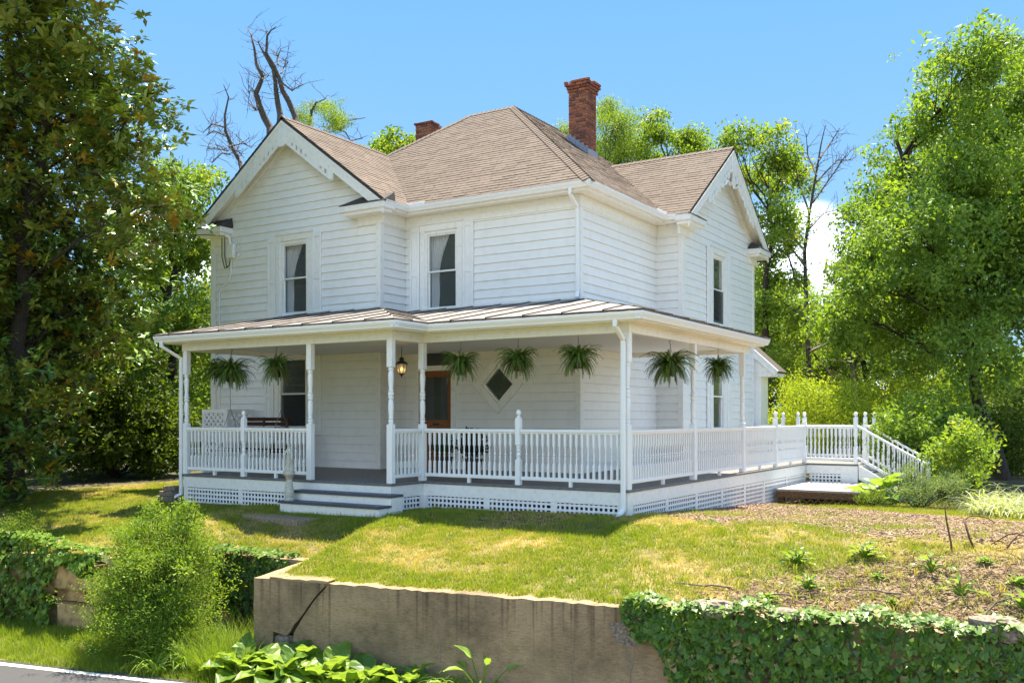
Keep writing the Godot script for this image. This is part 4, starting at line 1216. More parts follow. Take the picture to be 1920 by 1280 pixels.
func build_walls() -> void:
	# right wall: cracked slab, with its broken left end leaning off it
	var dirx := Vector3(1, 0, -0.175).normalized()
	var o := Vector3(-0.4, -0.99, 7.92)
	var t := wall_frame(o, dirx)
	var w := thing("retaining_wall", "long cracked tan concrete retaining wall beneath the lawn, its broken end split off", "wall", o + Vector3(3, -1.3, 0))
	var main := MB.new()
	main.prism(ragged([Vector2(0.94, 0.0), Vector2(5.0, -0.01), Vector2(9.0, -0.02), Vector2(14.5, 0.0), Vector2(14.5, -1.5), Vector2(0.95, -1.5), Vector2(0.86, -1.14), Vector2(0.72, -0.98), Vector2(0.55, -0.86), Vector2(0.39, -0.78), Vector2(0.41, -0.66), Vector2(0.59, -0.4), Vector2(0.8, -0.15)], 0.011, 0.09), t * Transform3D(Basis(), Vector3(0, 0, -0.3)), 0.3)
	part(w, "wall_slab", main, M.concrete)
	var endp := MB.new()
	var tl := t * Transform3D(Basis(Vector3.UP, 0.05) * Basis(Vector3.FORWARD, -0.008), Vector3(-0.012, 0.0, 0.015))
	endp.prism(ragged([Vector2(0.06, 0.03), Vector2(0.91, 0.01), Vector2(0.77, -0.15), Vector2(0.55, -0.42), Vector2(0.36, -0.66), Vector2(0.3, -0.72), Vector2(0.1, -0.68), Vector2(0.02, -0.56), Vector2(-0.02, -0.1)], 0.012, 0.1), tl * Transform3D(Basis(), Vector3(0, 0, -0.34)), 0.34)
	part(w, "broken_end", endp, M.concrete)
	var ret := MB.new()
	ret.prism(ragged([Vector2(0, 0.02), Vector2(1.45, 0.0), Vector2(1.45, -1.5), Vector2(0, -1.5)], 0.01), wall_frame(Vector3(-0.72, -0.99, 6.5), Vector3(0.36, 0, 1.3).normalized()), 0.28)
	part(w, "side_return", ret, M.concrete)
	# what the fallen render shows: rubble core
	for k in [[0.2, -0.82, 0.16, 0.1, 1], [0.33, -1.02, 0.15, 0.1, 2], [0.12, -1.05, 0.12, 0.12, 3], [0.62, -1.05, 0.17, 0.13, 4], [0.3, -1.22, 0.2, 0.1, 5], [0.75, -1.25, 0.12, 0.09, 6]]:
		var m := part(w, "rubble_stone", stone_mesh(Vector3(k[2], k[3], 0.13), k[4]), M.rubble)
		m.position += t * Vector3(k[0], k[1], -0.12)
	# spalled patch and hairline cracks: thin broken plates proud of the slab
	var sp := MB.new()
	sp.prism(ragged([Vector2(4.62, -0.2), Vector2(4.95, -0.14), Vector2(5.07, -0.24), Vector2(4.98, -0.4), Vector2(4.8, -0.45), Vector2(4.68, -0.36)], 0.02, 0.06), t, 0.012)
	part(w, "spalled_patch", sp, M.rubble)
	for c in [[[2.46, -0.3], [2.47, -0.5], [2.5, -0.62], [2.52, -0.85]], [[4.8, -0.45], [4.86, -0.6], [4.87, -0.85], [4.75, -0.9], [4.6, -0.91]], [[4.92, -0.42], [4.9, -0.6], [4.87, -0.75]], [[4.2, -0.55], [4.18, -0.75], [4.2, -0.95]]]:
		var cr := MB.new()
		var pts := []
		var rs := []
		for k in c:
			pts.append(t * Vector3(k[0], k[1], 0.0))
			rs.append(0.007)
		cr.tube(pts, rs, 4)
		part(w, "patched_crack", cr, M.mortar)
	var bw := thing("back_wall", "short concrete wall at the back of the gap between the two roadside walls", "wall", Vector3(-1.9, -2.2, 6.5))
	var bm := MB.new()
	bm.prism(ragged([Vector2(0, 0.0), Vector2(2.3, 0.02), Vector2(2.3, -1.5), Vector2(0, -1.5)], 0.01), wall_frame(Vector3(-3.0, -0.98, 6.42), Vector3.RIGHT), 0.26)
	part(bw, "wall_slab", bm, M.concrete)
	# left wall: big tan blocks, mostly under ivy
	var lw := thing("block_wall", "ivy-covered roadside wall of large ochre blocks with a cracked end", "wall", Vector3(-7, -2.2, 8.2))
	var lt := wall_frame(Vector3(-12.0, -1.0, 9.02), Vector3(1, 0, -0.139).normalized())
	for k in [[0.0, -0.02, 7.1, -0.62], [0.0, -0.64, 7.3, -1.5], [7.12, -0.1, 8.08, -0.5], [7.3, -0.72, 8.2, -1.5], [7.14, -0.52, 7.72, -0.7], [7.75, -0.53, 8.16, -0.71]]:
		var b := MB.new()
		b.prism(ragged([Vector2(k[0], k[1]), Vector2(k[2], k[1] - 0.02), Vector2(k[2] + 0.03, k[3]), Vector2(k[0], k[3])], 0.012, 0.12), lt * Transform3D(Basis(Vector3.UP, rng.randf_range(-0.015, 0.015)), Vector3(0, 0, -0.35 + rng.randf_range(-0.02, 0.02))), 0.35)
		part(lw, "block", b, M.block)
	var sr := MB.new()
	sr.prism(ragged([Vector2(0, 0.0), Vector2(1.5, 0.02), Vector2(1.5, -1.5), Vector2(0, -1.5)], 0.012), wall_frame(Vector3(-3.98, -1.0, 7.75), Vector3(1.0, 0, -1.3).normalized()), 0.2)
	part(lw, "side_return", sr, M.block)
	for k in [[5.3, 6.9, 0.24, 11], [6.0, 6.78, 0.17, 12], [8.0, 6.38, 0.3, 13], [8.7, 6.25, 0.22, 14]]:
		var st := stone_mesh(Vector3(k[2], k[2] * 0.42, k[2] * 0.6), k[3])
		var s := part(self, "capstone", st, M.rubble)
		s.position = Vector3(k[0], -0.95, k[1])
		tag(s, ["rough brown stone lying in the ivy at the lawn edge, the leftmost of four", "small rough stone on the wall edge between two larger ones", "large flat stone on the wall edge among the weeds", "rough stone at the far right end of the wall edge"][k[3] - 11], "stone", "stones along the wall edge")

# ---------------------------------------------------------------- things on and round the porch
func fern_mesh(sd: int) -> Mesh:
	var g := RandomNumberGenerator.new()
	g.seed = sd
	var mb := MB.new()
	for i in 230:
		var az := g.randf() * TAU
		var lng := g.randf_range(0.2, 0.5)
		var rise := g.randf_range(-0.9, 2.0)
		var d := Vector3(cos(az), 0, sin(az))
		var p := Vector3(0, 0.02, 0) + d * g.randf_range(0.0, 0.08)
		var dir := (d + Vector3.UP * rise).normalized()
		var t := g.randf_range(0.6, 1.25)
		var brown := g.randf() < 0.1 and rise < 0.2
		mb.col = Color(0.125 * t, 0.2 * t, 0.035 * t) if not brown else Color(0.16, 0.1, 0.03)
		var side := dir.cross(d.cross(Vector3.UP)).normalized()
		side = d.cross(Vector3.UP).normalized()
		var n := 15
		for k in n:
			var f := k / float(n)
			var q := p + dir * (lng / n)
			dir = (dir + Vector3.DOWN * (0.06 + 0.16 * f)).normalized()
			var w := 0.05 * (1.0 - f * 0.75) * (0.5 if k == 0 else 1.0)
			for s in [-1.0, 1.0]:
				var tip: Vector3 = q + side * s * w + Vector3(0, -0.012, 0) + dir * 0.006
				mb.tri(p, q, tip) if s > 0 else mb.tri(q, p, tip)
			p = q
	return mb.mesh()

func build_ferns() -> void:
	var root := thing("hanging_fern", "", "fern", Vector3.ZERO, "ferns hung round the porch")
	part(root, "foliage", fern_mesh(7), M.frond)
	var pot := MB.new()
	pot.lathe([Vector2(0.0, -0.2), Vector2(0.085, -0.2), Vector2(0.115, -0.02), Vector2(0.125, -0.02), Vector2(0.125, 0.0), Vector2(0.1, 0.0), Vector2(0.0, -0.01)], Vector3.ZERO, 14)
	part(root, "basket", pot, M.pot)
	var hk := MB.new()
	for k in 3:
		var a := TAU * k / 3
		hk.tube([Vector3(cos(a) * 0.12, 0, sin(a) * 0.12), Vector3(0, 0.3, 0)], [0.003, 0.003], 4)
	hk.tube([Vector3(0, 0.3, 0), Vector3(0, 0.37, 0), Vector3(0.02, 0.4, 0), Vector3(0, 0.425, 0)], [0.005, 0.005, 0.005, 0.005], 5)
	part(root, "hanger", hk, M.iron)
	var alt := [fern_mesh(8), fern_mesh(9), fern_mesh(10)]
	var spots := [[-0.53, 3.36, "green fern hanging in front of the wooden front door"], [0.63, 3.36, "green fern hanging beside the diamond window"], [1.76, 3.36, "fern hanging nearest the front right corner post of the porch"], [2.62, 1.66, "bushy fern hanging on the right side of the porch, nearer the corner"], [2.62, -0.69, "ragged fern hanging farthest back on the right side of the porch"], [-4.07, 4.24, "spreading fern hanging before the dark lower window"], [-5.26, 4.24, "drooping fern hanging near the left corner of the porch"], [-6.44, 3.55, "dark fern half hidden behind another at the left end of the porch"]]
	for i in spots.size():
		var s: Array = spots[i]
		var o: Node3D = root if i == 0 else root.duplicate()
		if i:
			o.name = numbered("hanging_fern")
			add_child(o)
			o.get_child(0).mesh = alt[i % 3]
		o.set_meta("label", s[2])
		var sc: float = [0.92, 0.86, 0.84, 0.97, 0.83, 0.9, 1.0, 0.8][i]
		o.transform = Transform3D(Basis(Vector3.UP, i * 1.3).scaled(Vector3(sc * (0.9 + 0.07 * (i * 5 % 4)), sc, sc * (0.9 + 0.06 * (i * 3 % 5)))), Vector3(s[0], 2.42 - 0.425 * sc, s[1]))

func build_porch_things() -> void:
	build_ferns()
	# lantern
	var l := thing("porch_lantern", "lit black iron lantern hanging by a chain from the porch ceiling", "lantern", Vector3(-2.92, 1.9, 2.0))
	var o := Vector3(-2.92, 0, 2.0)
	var fr := MB.new()
	fr.lathe([Vector2(0.0, 1.9), Vector2(0.012, 1.92), Vector2(0.015, 1.945), Vector2(0.03, 1.955), Vector2(0.062, 1.975), Vector2(0.065, 1.985), Vector2(0.0, 1.985)], o, 6)
	for k in 6:
		var a := TAU * k / 6 + PI / 6
		var d := Vector3(cos(a), 0, sin(a))
		fr.tube([o + d * 0.062 + Vector3(0, 1.98, 0), o + d * 0.105 + Vector3(0, 2.17, 0)], [0.006, 0.006], 4)
	part(l, "frame", fr, M.iron)
	var cp := MB.new()
	cp.lathe([Vector2(0.0, 2.165), Vector2(0.125, 2.165), Vector2(0.125, 2.18), Vector2(0.07, 2.225), Vector2(0.045, 2.235), Vector2(0.04, 2.265), Vector2(0.06, 2.27), Vector2(0.03, 2.3), Vector2(0.012, 2.31), Vector2(0.0, 2.33)], o, 6)
	part(l, "cap", cp, M.iron)
	var gl := MB.new()
	gl.lathe([Vector2(0.06, 1.985), Vector2(0.102, 2.165)], o, 6)
	part(l, "glass", gl, M.glass)
	var cn := MB.new()
	cn.tube([o + Vector3(0, 1.98, 0), o + Vector3(0, 2.04, 0)], [0.012, 0.012], 8)
	part(l, "candle_tube", cn, M.trim)
	var em := StandardMaterial3D.new()
	em.albedo_color = Color(1, 0.9, 0.7)
	em.emission_enabled = true
	em.emission = Color(1.0, 0.72, 0.38)
	em.emission_energy_multiplier = 1.6
	var bb := MB.new()
	bb.lathe([Vector2(0.0, 2.04), Vector2(0.012, 2.042), Vector2(0.018, 2.06), Vector2(0.016, 2.08), Vector2(0.006, 2.105), Vector2(0.0, 2.115)], o, 8)
	part(l, "bulb", bb, em)
	var chn := MB.new()
	var y := 2.32
	var i := 0
	while y < 2.52:
		var b := Basis(Vector3.UP, PI / 2 * (i % 2))
		chn.tube([o + Vector3(0, y, 0) + b * Vector3(0.007, 0, 0), o + Vector3(0, y + 0.014, 0) + b * Vector3(0.009, 0, 0), o + Vector3(0, y + 0.03, 0)], [0.003, 0.003, 0.003], 4)
		chn.tube([o + Vector3(0, y, 0) - b * Vector3(0.007, 0, 0), o + Vector3(0, y + 0.014, 0) - b * Vector3(0.009, 0, 0), o + Vector3(0, y + 0.03, 0)], [0.003, 0.003, 0.003], 4)
		y += 0.027
		i += 1
	part(l, "chain", chn, M.iron)
	var lamp := OmniLight3D.new()
	lamp.name = "lantern_light"
	lamp.position = o + Vector3(0, 2.075, 0)
	lamp.light_color = Color(1.0, 0.74, 0.42)
	lamp.light_energy = 0.015
	lamp.light_size = 0.015
	lamp.omni_range = 8.0
	lamp.omni_attenuation = 2.0
	lamp.shadow_enabled = true
	add_child(lamp)
	# swing
	var s := thing("porch_swing", "dark brown slatted wooden porch swing hung on chains under the lower window", "swing", Vector3(-6.80, 0.4, 2.3))
	for k in 5:
		bx(s, "back_slat", Vector3(-7.55, 0.62 + k * 0.105, 1.98 - k * 0.025), Vector3(-6.05, 0.695 + k * 0.105, 2.005 - k * 0.025), M.swing, 0.004)
	for x in [-7.52, -6.80, -6.10]:
		bx(s, "back_stile", Vector3(x - 0.03, 0.4, 1.955), Vector3(x + 0.03, 1.12, 1.985), M.swing, 0.004)
	for k in 6:
		bx(s, "seat_slat", Vector3(-7.55, 0.42, 2.0 + k * 0.085), Vector3(-6.05, 0.445, 2.07 + k * 0.085), M.swing, 0.004)
	for x in [-7.59, -6.01]:
		bx(s, "armrest", Vector3(x - 0.05, 0.7, 1.95), Vector3(x + 0.05, 0.73, 2.55), M.swing, 0.006)
		bx(s, "arm_post", Vector3(x - 0.03, 0.36, 2.44), Vector3(x + 0.03, 0.7, 2.5), M.swing, 0.004)
		bx(s, "seat_bearer", Vector3(x - 0.03, 0.36, 1.95), Vector3(x + 0.03, 0.42, 2.52), M.swing, 0.004)
		var c := MB.new()
		var top := Vector3(x, 1.3, 2.22)
		c.tube([Vector3(x, 2.52, 2.22), top, Vector3(x, 0.72, 2.5)], [0.007, 0.007, 0.007], 5)
		c.tube([top, Vector3(x, 0.72, 1.97)], [0.007, 0.007], 5)
		part(s, "chain", c, M.steel)
	# lattice screen box beside the porch
	var bxn := thing("lattice_screen", "white diagonal lattice screen box standing past the left end of the porch", "screen", Vector3(-8.37, -0.55, 1.6))
	for f in [[Vector3(-8.77, 0, 2.0), Vector3.RIGHT, 0.8], [Vector3(-7.97, 0, 2.0), Vector3.FORWARD, 0.8]]:
		var t := wall_frame(f[0], f[1])
		var m := MB.new()
		for q in [[0.0, -0.55, 0.08, 1.3], [0.72, -0.55, 0.8, 1.3], [0.08, 1.22, 0.72, 1.3], [0.08, -0.5, 0.72, -0.42]]:
			m.obox(t * Transform3D(Basis(), Vector3((q[0] + q[2]) / 2, (q[1] + q[3]) / 2, 0.0)), Vector3(q[2] - q[0], q[3] - q[1], 0.035), 0.003)
		part(bxn, "frame", m, M.vinyl)
		var la := MB.new()
		for sgn in [-1.0, 1.0]:
			var k := -2.0
			while k < 3.0:
				var strip := Geometry2D.intersect_polygons(PackedVector2Array([Vector2(-1, k - sgn), Vector2(2, k + 2 * sgn), Vector2(2, k + 2 * sgn + 0.055), Vector2(-1, k - sgn + 0.055)]), rect(0.07, -0.43, 0.73, 1.23))
				for p in strip: la.prism(p, t * Transform3D(Basis(), Vector3(0, 0, 0.001 if sgn > 0 else -0.008)), 0.007)
				k += 0.15
		part(bxn, "lattice", la, M.vinyl)
	var back := MB.new()
	back.box(Vector3(-8.77, -0.55, 1.2), Vector3(-8.74, 1.3, 1.97))
	back.box(Vector3(-8.74, -0.55, 1.2), Vector3(-7.99, 1.3, 1.23))
	part(bxn, "back_panel", back, M.vinyl)
	# statue on its pedestal
	var ped := thing("stone_pedestal", "weathered baluster-shaped stone pedestal standing on the lower front step", "pedestal", Vector3(-3.18, -0.33, 4.79))
	var pm := MB.new()
	pm.lathe([Vector2(0.0, -0.33), Vector2(0.085, -0.33), Vector2(0.085, -0.29), Vector2(0.072, -0.28), Vector2(0.082, -0.24), Vector2(0.086, -0.18), Vector2(0.074, -0.1), Vector2(0.056, 0.0), Vector2(0.05, 0.04), Vector2(0.068, 0.05), Vector2(0.068, 0.06)], Vector3(-3.18, 0, 4.79), 16)
	part(ped, "shaft", pm, M.stone)
	var pc := MB.new()
	pc.lathe([Vector2(0.055, 0.06), Vector2(0.085, 0.1), Vector2(0.11, 0.125), Vector2(0.115, 0.18), Vector2(0.0, 0.18)], Vector3(-3.18, 0, 4.79), 8)
	part(ped, "capital", pc, M.stone)
	var fig := thing("garden_statue", "small pale stone statue of a robed figure standing on the pedestal", "statue", Vector3(-3.18, 0.18, 4.79))
	part(fig, "figure", statue_mesh(Vector3(-3.18, 0.18, 4.79)), M.stone)
	# pots by the door
	var p0 := thing("potted_plant", "dark bushy plant in a pot on the porch behind the railing", "plant", Vector3(-1.55, 0, 1.5))
	pot_plant(p0, Vector3(-1.55, 0, 1.5), 0.3, 900, Color(0.05, 0.045, 0.035))
	var p1 := thing("potted_plant", "upright green plant in a pot beside the front door", "plant", Vector3(-2.55, 0, 1.1))
	pot_plant(p1, Vector3(-2.55, 0, 1.1), 0.26, 500, Color(0.06, 0.1, 0.02))
	# stone slab before the steps, and blocks under the left downspout
	var sl := MB.new()
	sl.prism(ragged([Vector2(-0.75, -0.3), Vector2(0.55, -0.34), Vector2(0.75, 0.22), Vector2(-0.5, 0.3)], 0.02), Transform3D(Basis(Vector3.RIGHT, -PI / 2), Vector3(-2.75, -0.68, 5.25)), 0.14)
	tag(part(self, "stepping_slab", sl, M.slab), "flat grey stone slab set in the earth before the porch steps", "stone slab")
	for k in 3:
		var bl := MB.new()
		bl.obox(Transform3D(Basis(Vector3.UP, 0.2 * k - 0.2), Vector3(-6.98 + 0.04 * k, -0.5 + 0.1 * k, 4.3)), Vector3(0.5 - 0.11 * k, 0.098, 0.34 - 0.05 * k), 0.012)
		tag(part(self, "paver_block", bl, M.rubble), ["lowest of three stacked grey pavers under the left downspout", "middle one of three stacked grey pavers under the left downspout", "topmost of three stacked grey pavers under the left downspout"][k], "paver", "pavers stacked under the downspout")
	# low platform beyond the right side of the porch
	var pf := thing("low_platform", "low wooden platform with a pale top set against the porch skirting", "platform", Vector3(3.6, -0.9, -5.3))
	for k in 18:
		bx(pf, "plank", Vector3(2.76, -0.485, -6.7 + k * 0.15), Vector3(4.52, -0.45, -6.7 + k * 0.15 + 0.143), M.plank, 0.004)
	bx(pf, "rim_board", Vector3(2.76, -0.64, -4.02), Vector3(4.52, -0.486, -3.98), M.timber, 0.004)
	bx(pf, "rim_board", Vector3(4.48, -0.64, -6.7), Vector3(4.52, -0.486, -4.021), M.timber, 0.004)
	for p in [[2.85, -4.1], [4.4, -4.1], [4.4, -6.5]]:
		bx(pf, "post", Vector3(p[0] - 0.06, -1.05, p[1] - 0.06), Vector3(p[0] + 0.06, -0.486, p[1] + 0.06), M.timber, 0.004)
	var sk := MB.new()
	for sgn in [-1.0, 1.0]:
		var k := -3.0
		while k < 4.0:
			for p in Geometry2D.intersect_polygons(PackedVector2Array([Vector2(-1, k - sgn), Vector2(3, k + 3 * sgn), Vector2(3, k + 3 * sgn + 0.05), Vector2(-1, k - sgn + 0.05)]), rect(0.0, -1.0, 1.7, -0.64)):
				sk.prism(p, Transform3D(Basis(), Vector3(2.78, 0, -4.03 + (0.008 if sgn > 0 else 0.0))), 0.007)
			k += 0.16
	part(pf, "skirt_lattice", sk, M.timber)
	# overhead service wire
	var wr := MB.new()
	var pts := []
	var rs := []
	for k in 25:
		var f := k / 24.0
		pts.append(Vector3(-9.05, 5.48, 1.1).lerp(Vector3(-24.0, 8.3, 12.0), f) - Vector3(0, 2.4 * f * (1 - f), 0))
		rs.append(0.011)
	wr.tube(pts, rs, 5)
	tag(part(self, "service_wire", wr, M.cable), "thin black overhead wire running from the left gable into the magnolia", "wire")

func statue_mesh(o: Vector3) -> MB:
	# a draped standing figure, one surface: rings round a bent axis, with folds in the robe
	var mb := MB.new()
	var pf := [[0.0, 0.085, 0.072], [0.02, 0.086, 0.074], [0.1, 0.07, 0.06], [0.18, 0.062, 0.054], [0.24, 0.062, 0.05], [0.29, 0.043, 0.037], [0.34, 0.058, 0.042], [0.375, 0.062, 0.04], [0.395, 0.035, 0.03], [0.41, 0.018, 0.019], [0.425, 0.024, 0.026], [0.445, 0.031, 0.034], [0.465, 0.03, 0.034], [0.48, 0.02, 0.024], [0.488, 0.0, 0.0]]
	var ring := func(i: int, k: int) -> Vector3:
		var p: Array = pf[i]
		var a := TAU * (k % 18) / 18.0
		var fold: float = 1.0 + (0.12 * sin(a * 6.0 + p[0] * 9.0) * clampf((0.3 - p[0]) / 0.2, 0, 1))
		return o + Vector3(cos(a) * p[1] * fold + 0.012 * sin(p[0] * 9.0), p[0], sin(a) * p[2] * fold)
	for i in pf.size() - 1:
		for k in 18:
			var a: Vector3 = ring.call(i, k)
			var b: Vector3 = ring.call(i, k + 1)
			var c: Vector3 = ring.call(i + 1, k + 1)
			var d: Vector3 = ring.call(i + 1, k)
			var out: Vector3 = (a + b) / 2 - o - Vector3(0, pf[i][0], 0)
			mb.face([a, b, c], out)
			if i < pf.size() - 2: mb.face([a, c, d], out)
	mb.tube([o + Vector3(-0.058, 0.365, 0.0), o + Vector3(-0.085, 0.29, 0.012), o + Vector3(-0.06, 0.235, 0.05), o + Vector3(-0.02, 0.225, 0.062)], [0.02, 0.018, 0.015, 0.014], 8)
	mb.tube([o + Vector3(0.058, 0.365, 0.0), o + Vector3(0.08, 0.28, 0.01), o + Vector3(0.088, 0.2, 0.03), o + Vector3(0.085, 0.165, 0.04)], [0.02, 0.018, 0.015, 0.017], 8)
	mb.tube([o + Vector3(-0.03, 0.37, 0.035), o + Vector3(0.03, 0.28, 0.05), o + Vector3(0.06, 0.17, 0.055), o + Vector3(0.05, 0.08, 0.058)], [0.012, 0.015, 0.015, 0.01], 6)
	mb.lathe([Vector2(0.0, -0.012), Vector2(0.08, -0.012), Vector2(0.08, 0.012), Vector2(0.0, 0.012)], o + Vector3(0, 0.012, 0), 12)
	return mb

func pot_plant(t: Node3D, at: Vector3, r: float, n: int, c: Color) -> void:
	var mb := MB.new()
	mb.lathe([Vector2(0.0, 0.0), Vector2(0.13, 0.0), Vector2(0.18, 0.28), Vector2(0.195, 0.28), Vector2(0.195, 0.31), Vector2(0.16, 0.31), Vector2(0.0, 0.29)], at, 14)
	part(t, "pot", mb, M.pot)
	var g := RandomNumberGenerator.new()
	g.seed = n
	var lf := MB.new()
	for i in n:
		var d := Vector3(g.randfn(), g.randfn() * 0.8, g.randfn()).normalized() * pow(g.randf(), 0.4)
		leaf_into(lf, at + Vector3(0, 0.3 + r, 0) + d * r, g, 0.09, 0.045, c)
	part(t, "foliage", lf, M.frond)

func leaf_into(mb: MB, p: Vector3, g: RandomNumberGenerator, l: float, w: float, c: Color, up_bias := 0.3) -> void:
	var d := Vector3(g.randfn(), g.randfn() * 0.7, g.randfn()).normalized()
	var n := (Vector3(g.randfn(), g.randfn(), g.randfn()).normalized() + Vector3.UP * up_bias).normalized()
	var s := d.cross(n).normalized()
	n = s.cross(d)
	var t := g.randf_range(0.7, 1.3)
	mb.col = Color(c.r * t, c.g * t, c.b * t)
	var m := p + d * l * 0.5
	var fold := n * w * 0.25
	mb.tri(p, m + s * w * 0.5 + fold, p + d * l)
	mb.tri(p, p + d * l, m - s * w * 0.5 + fold)

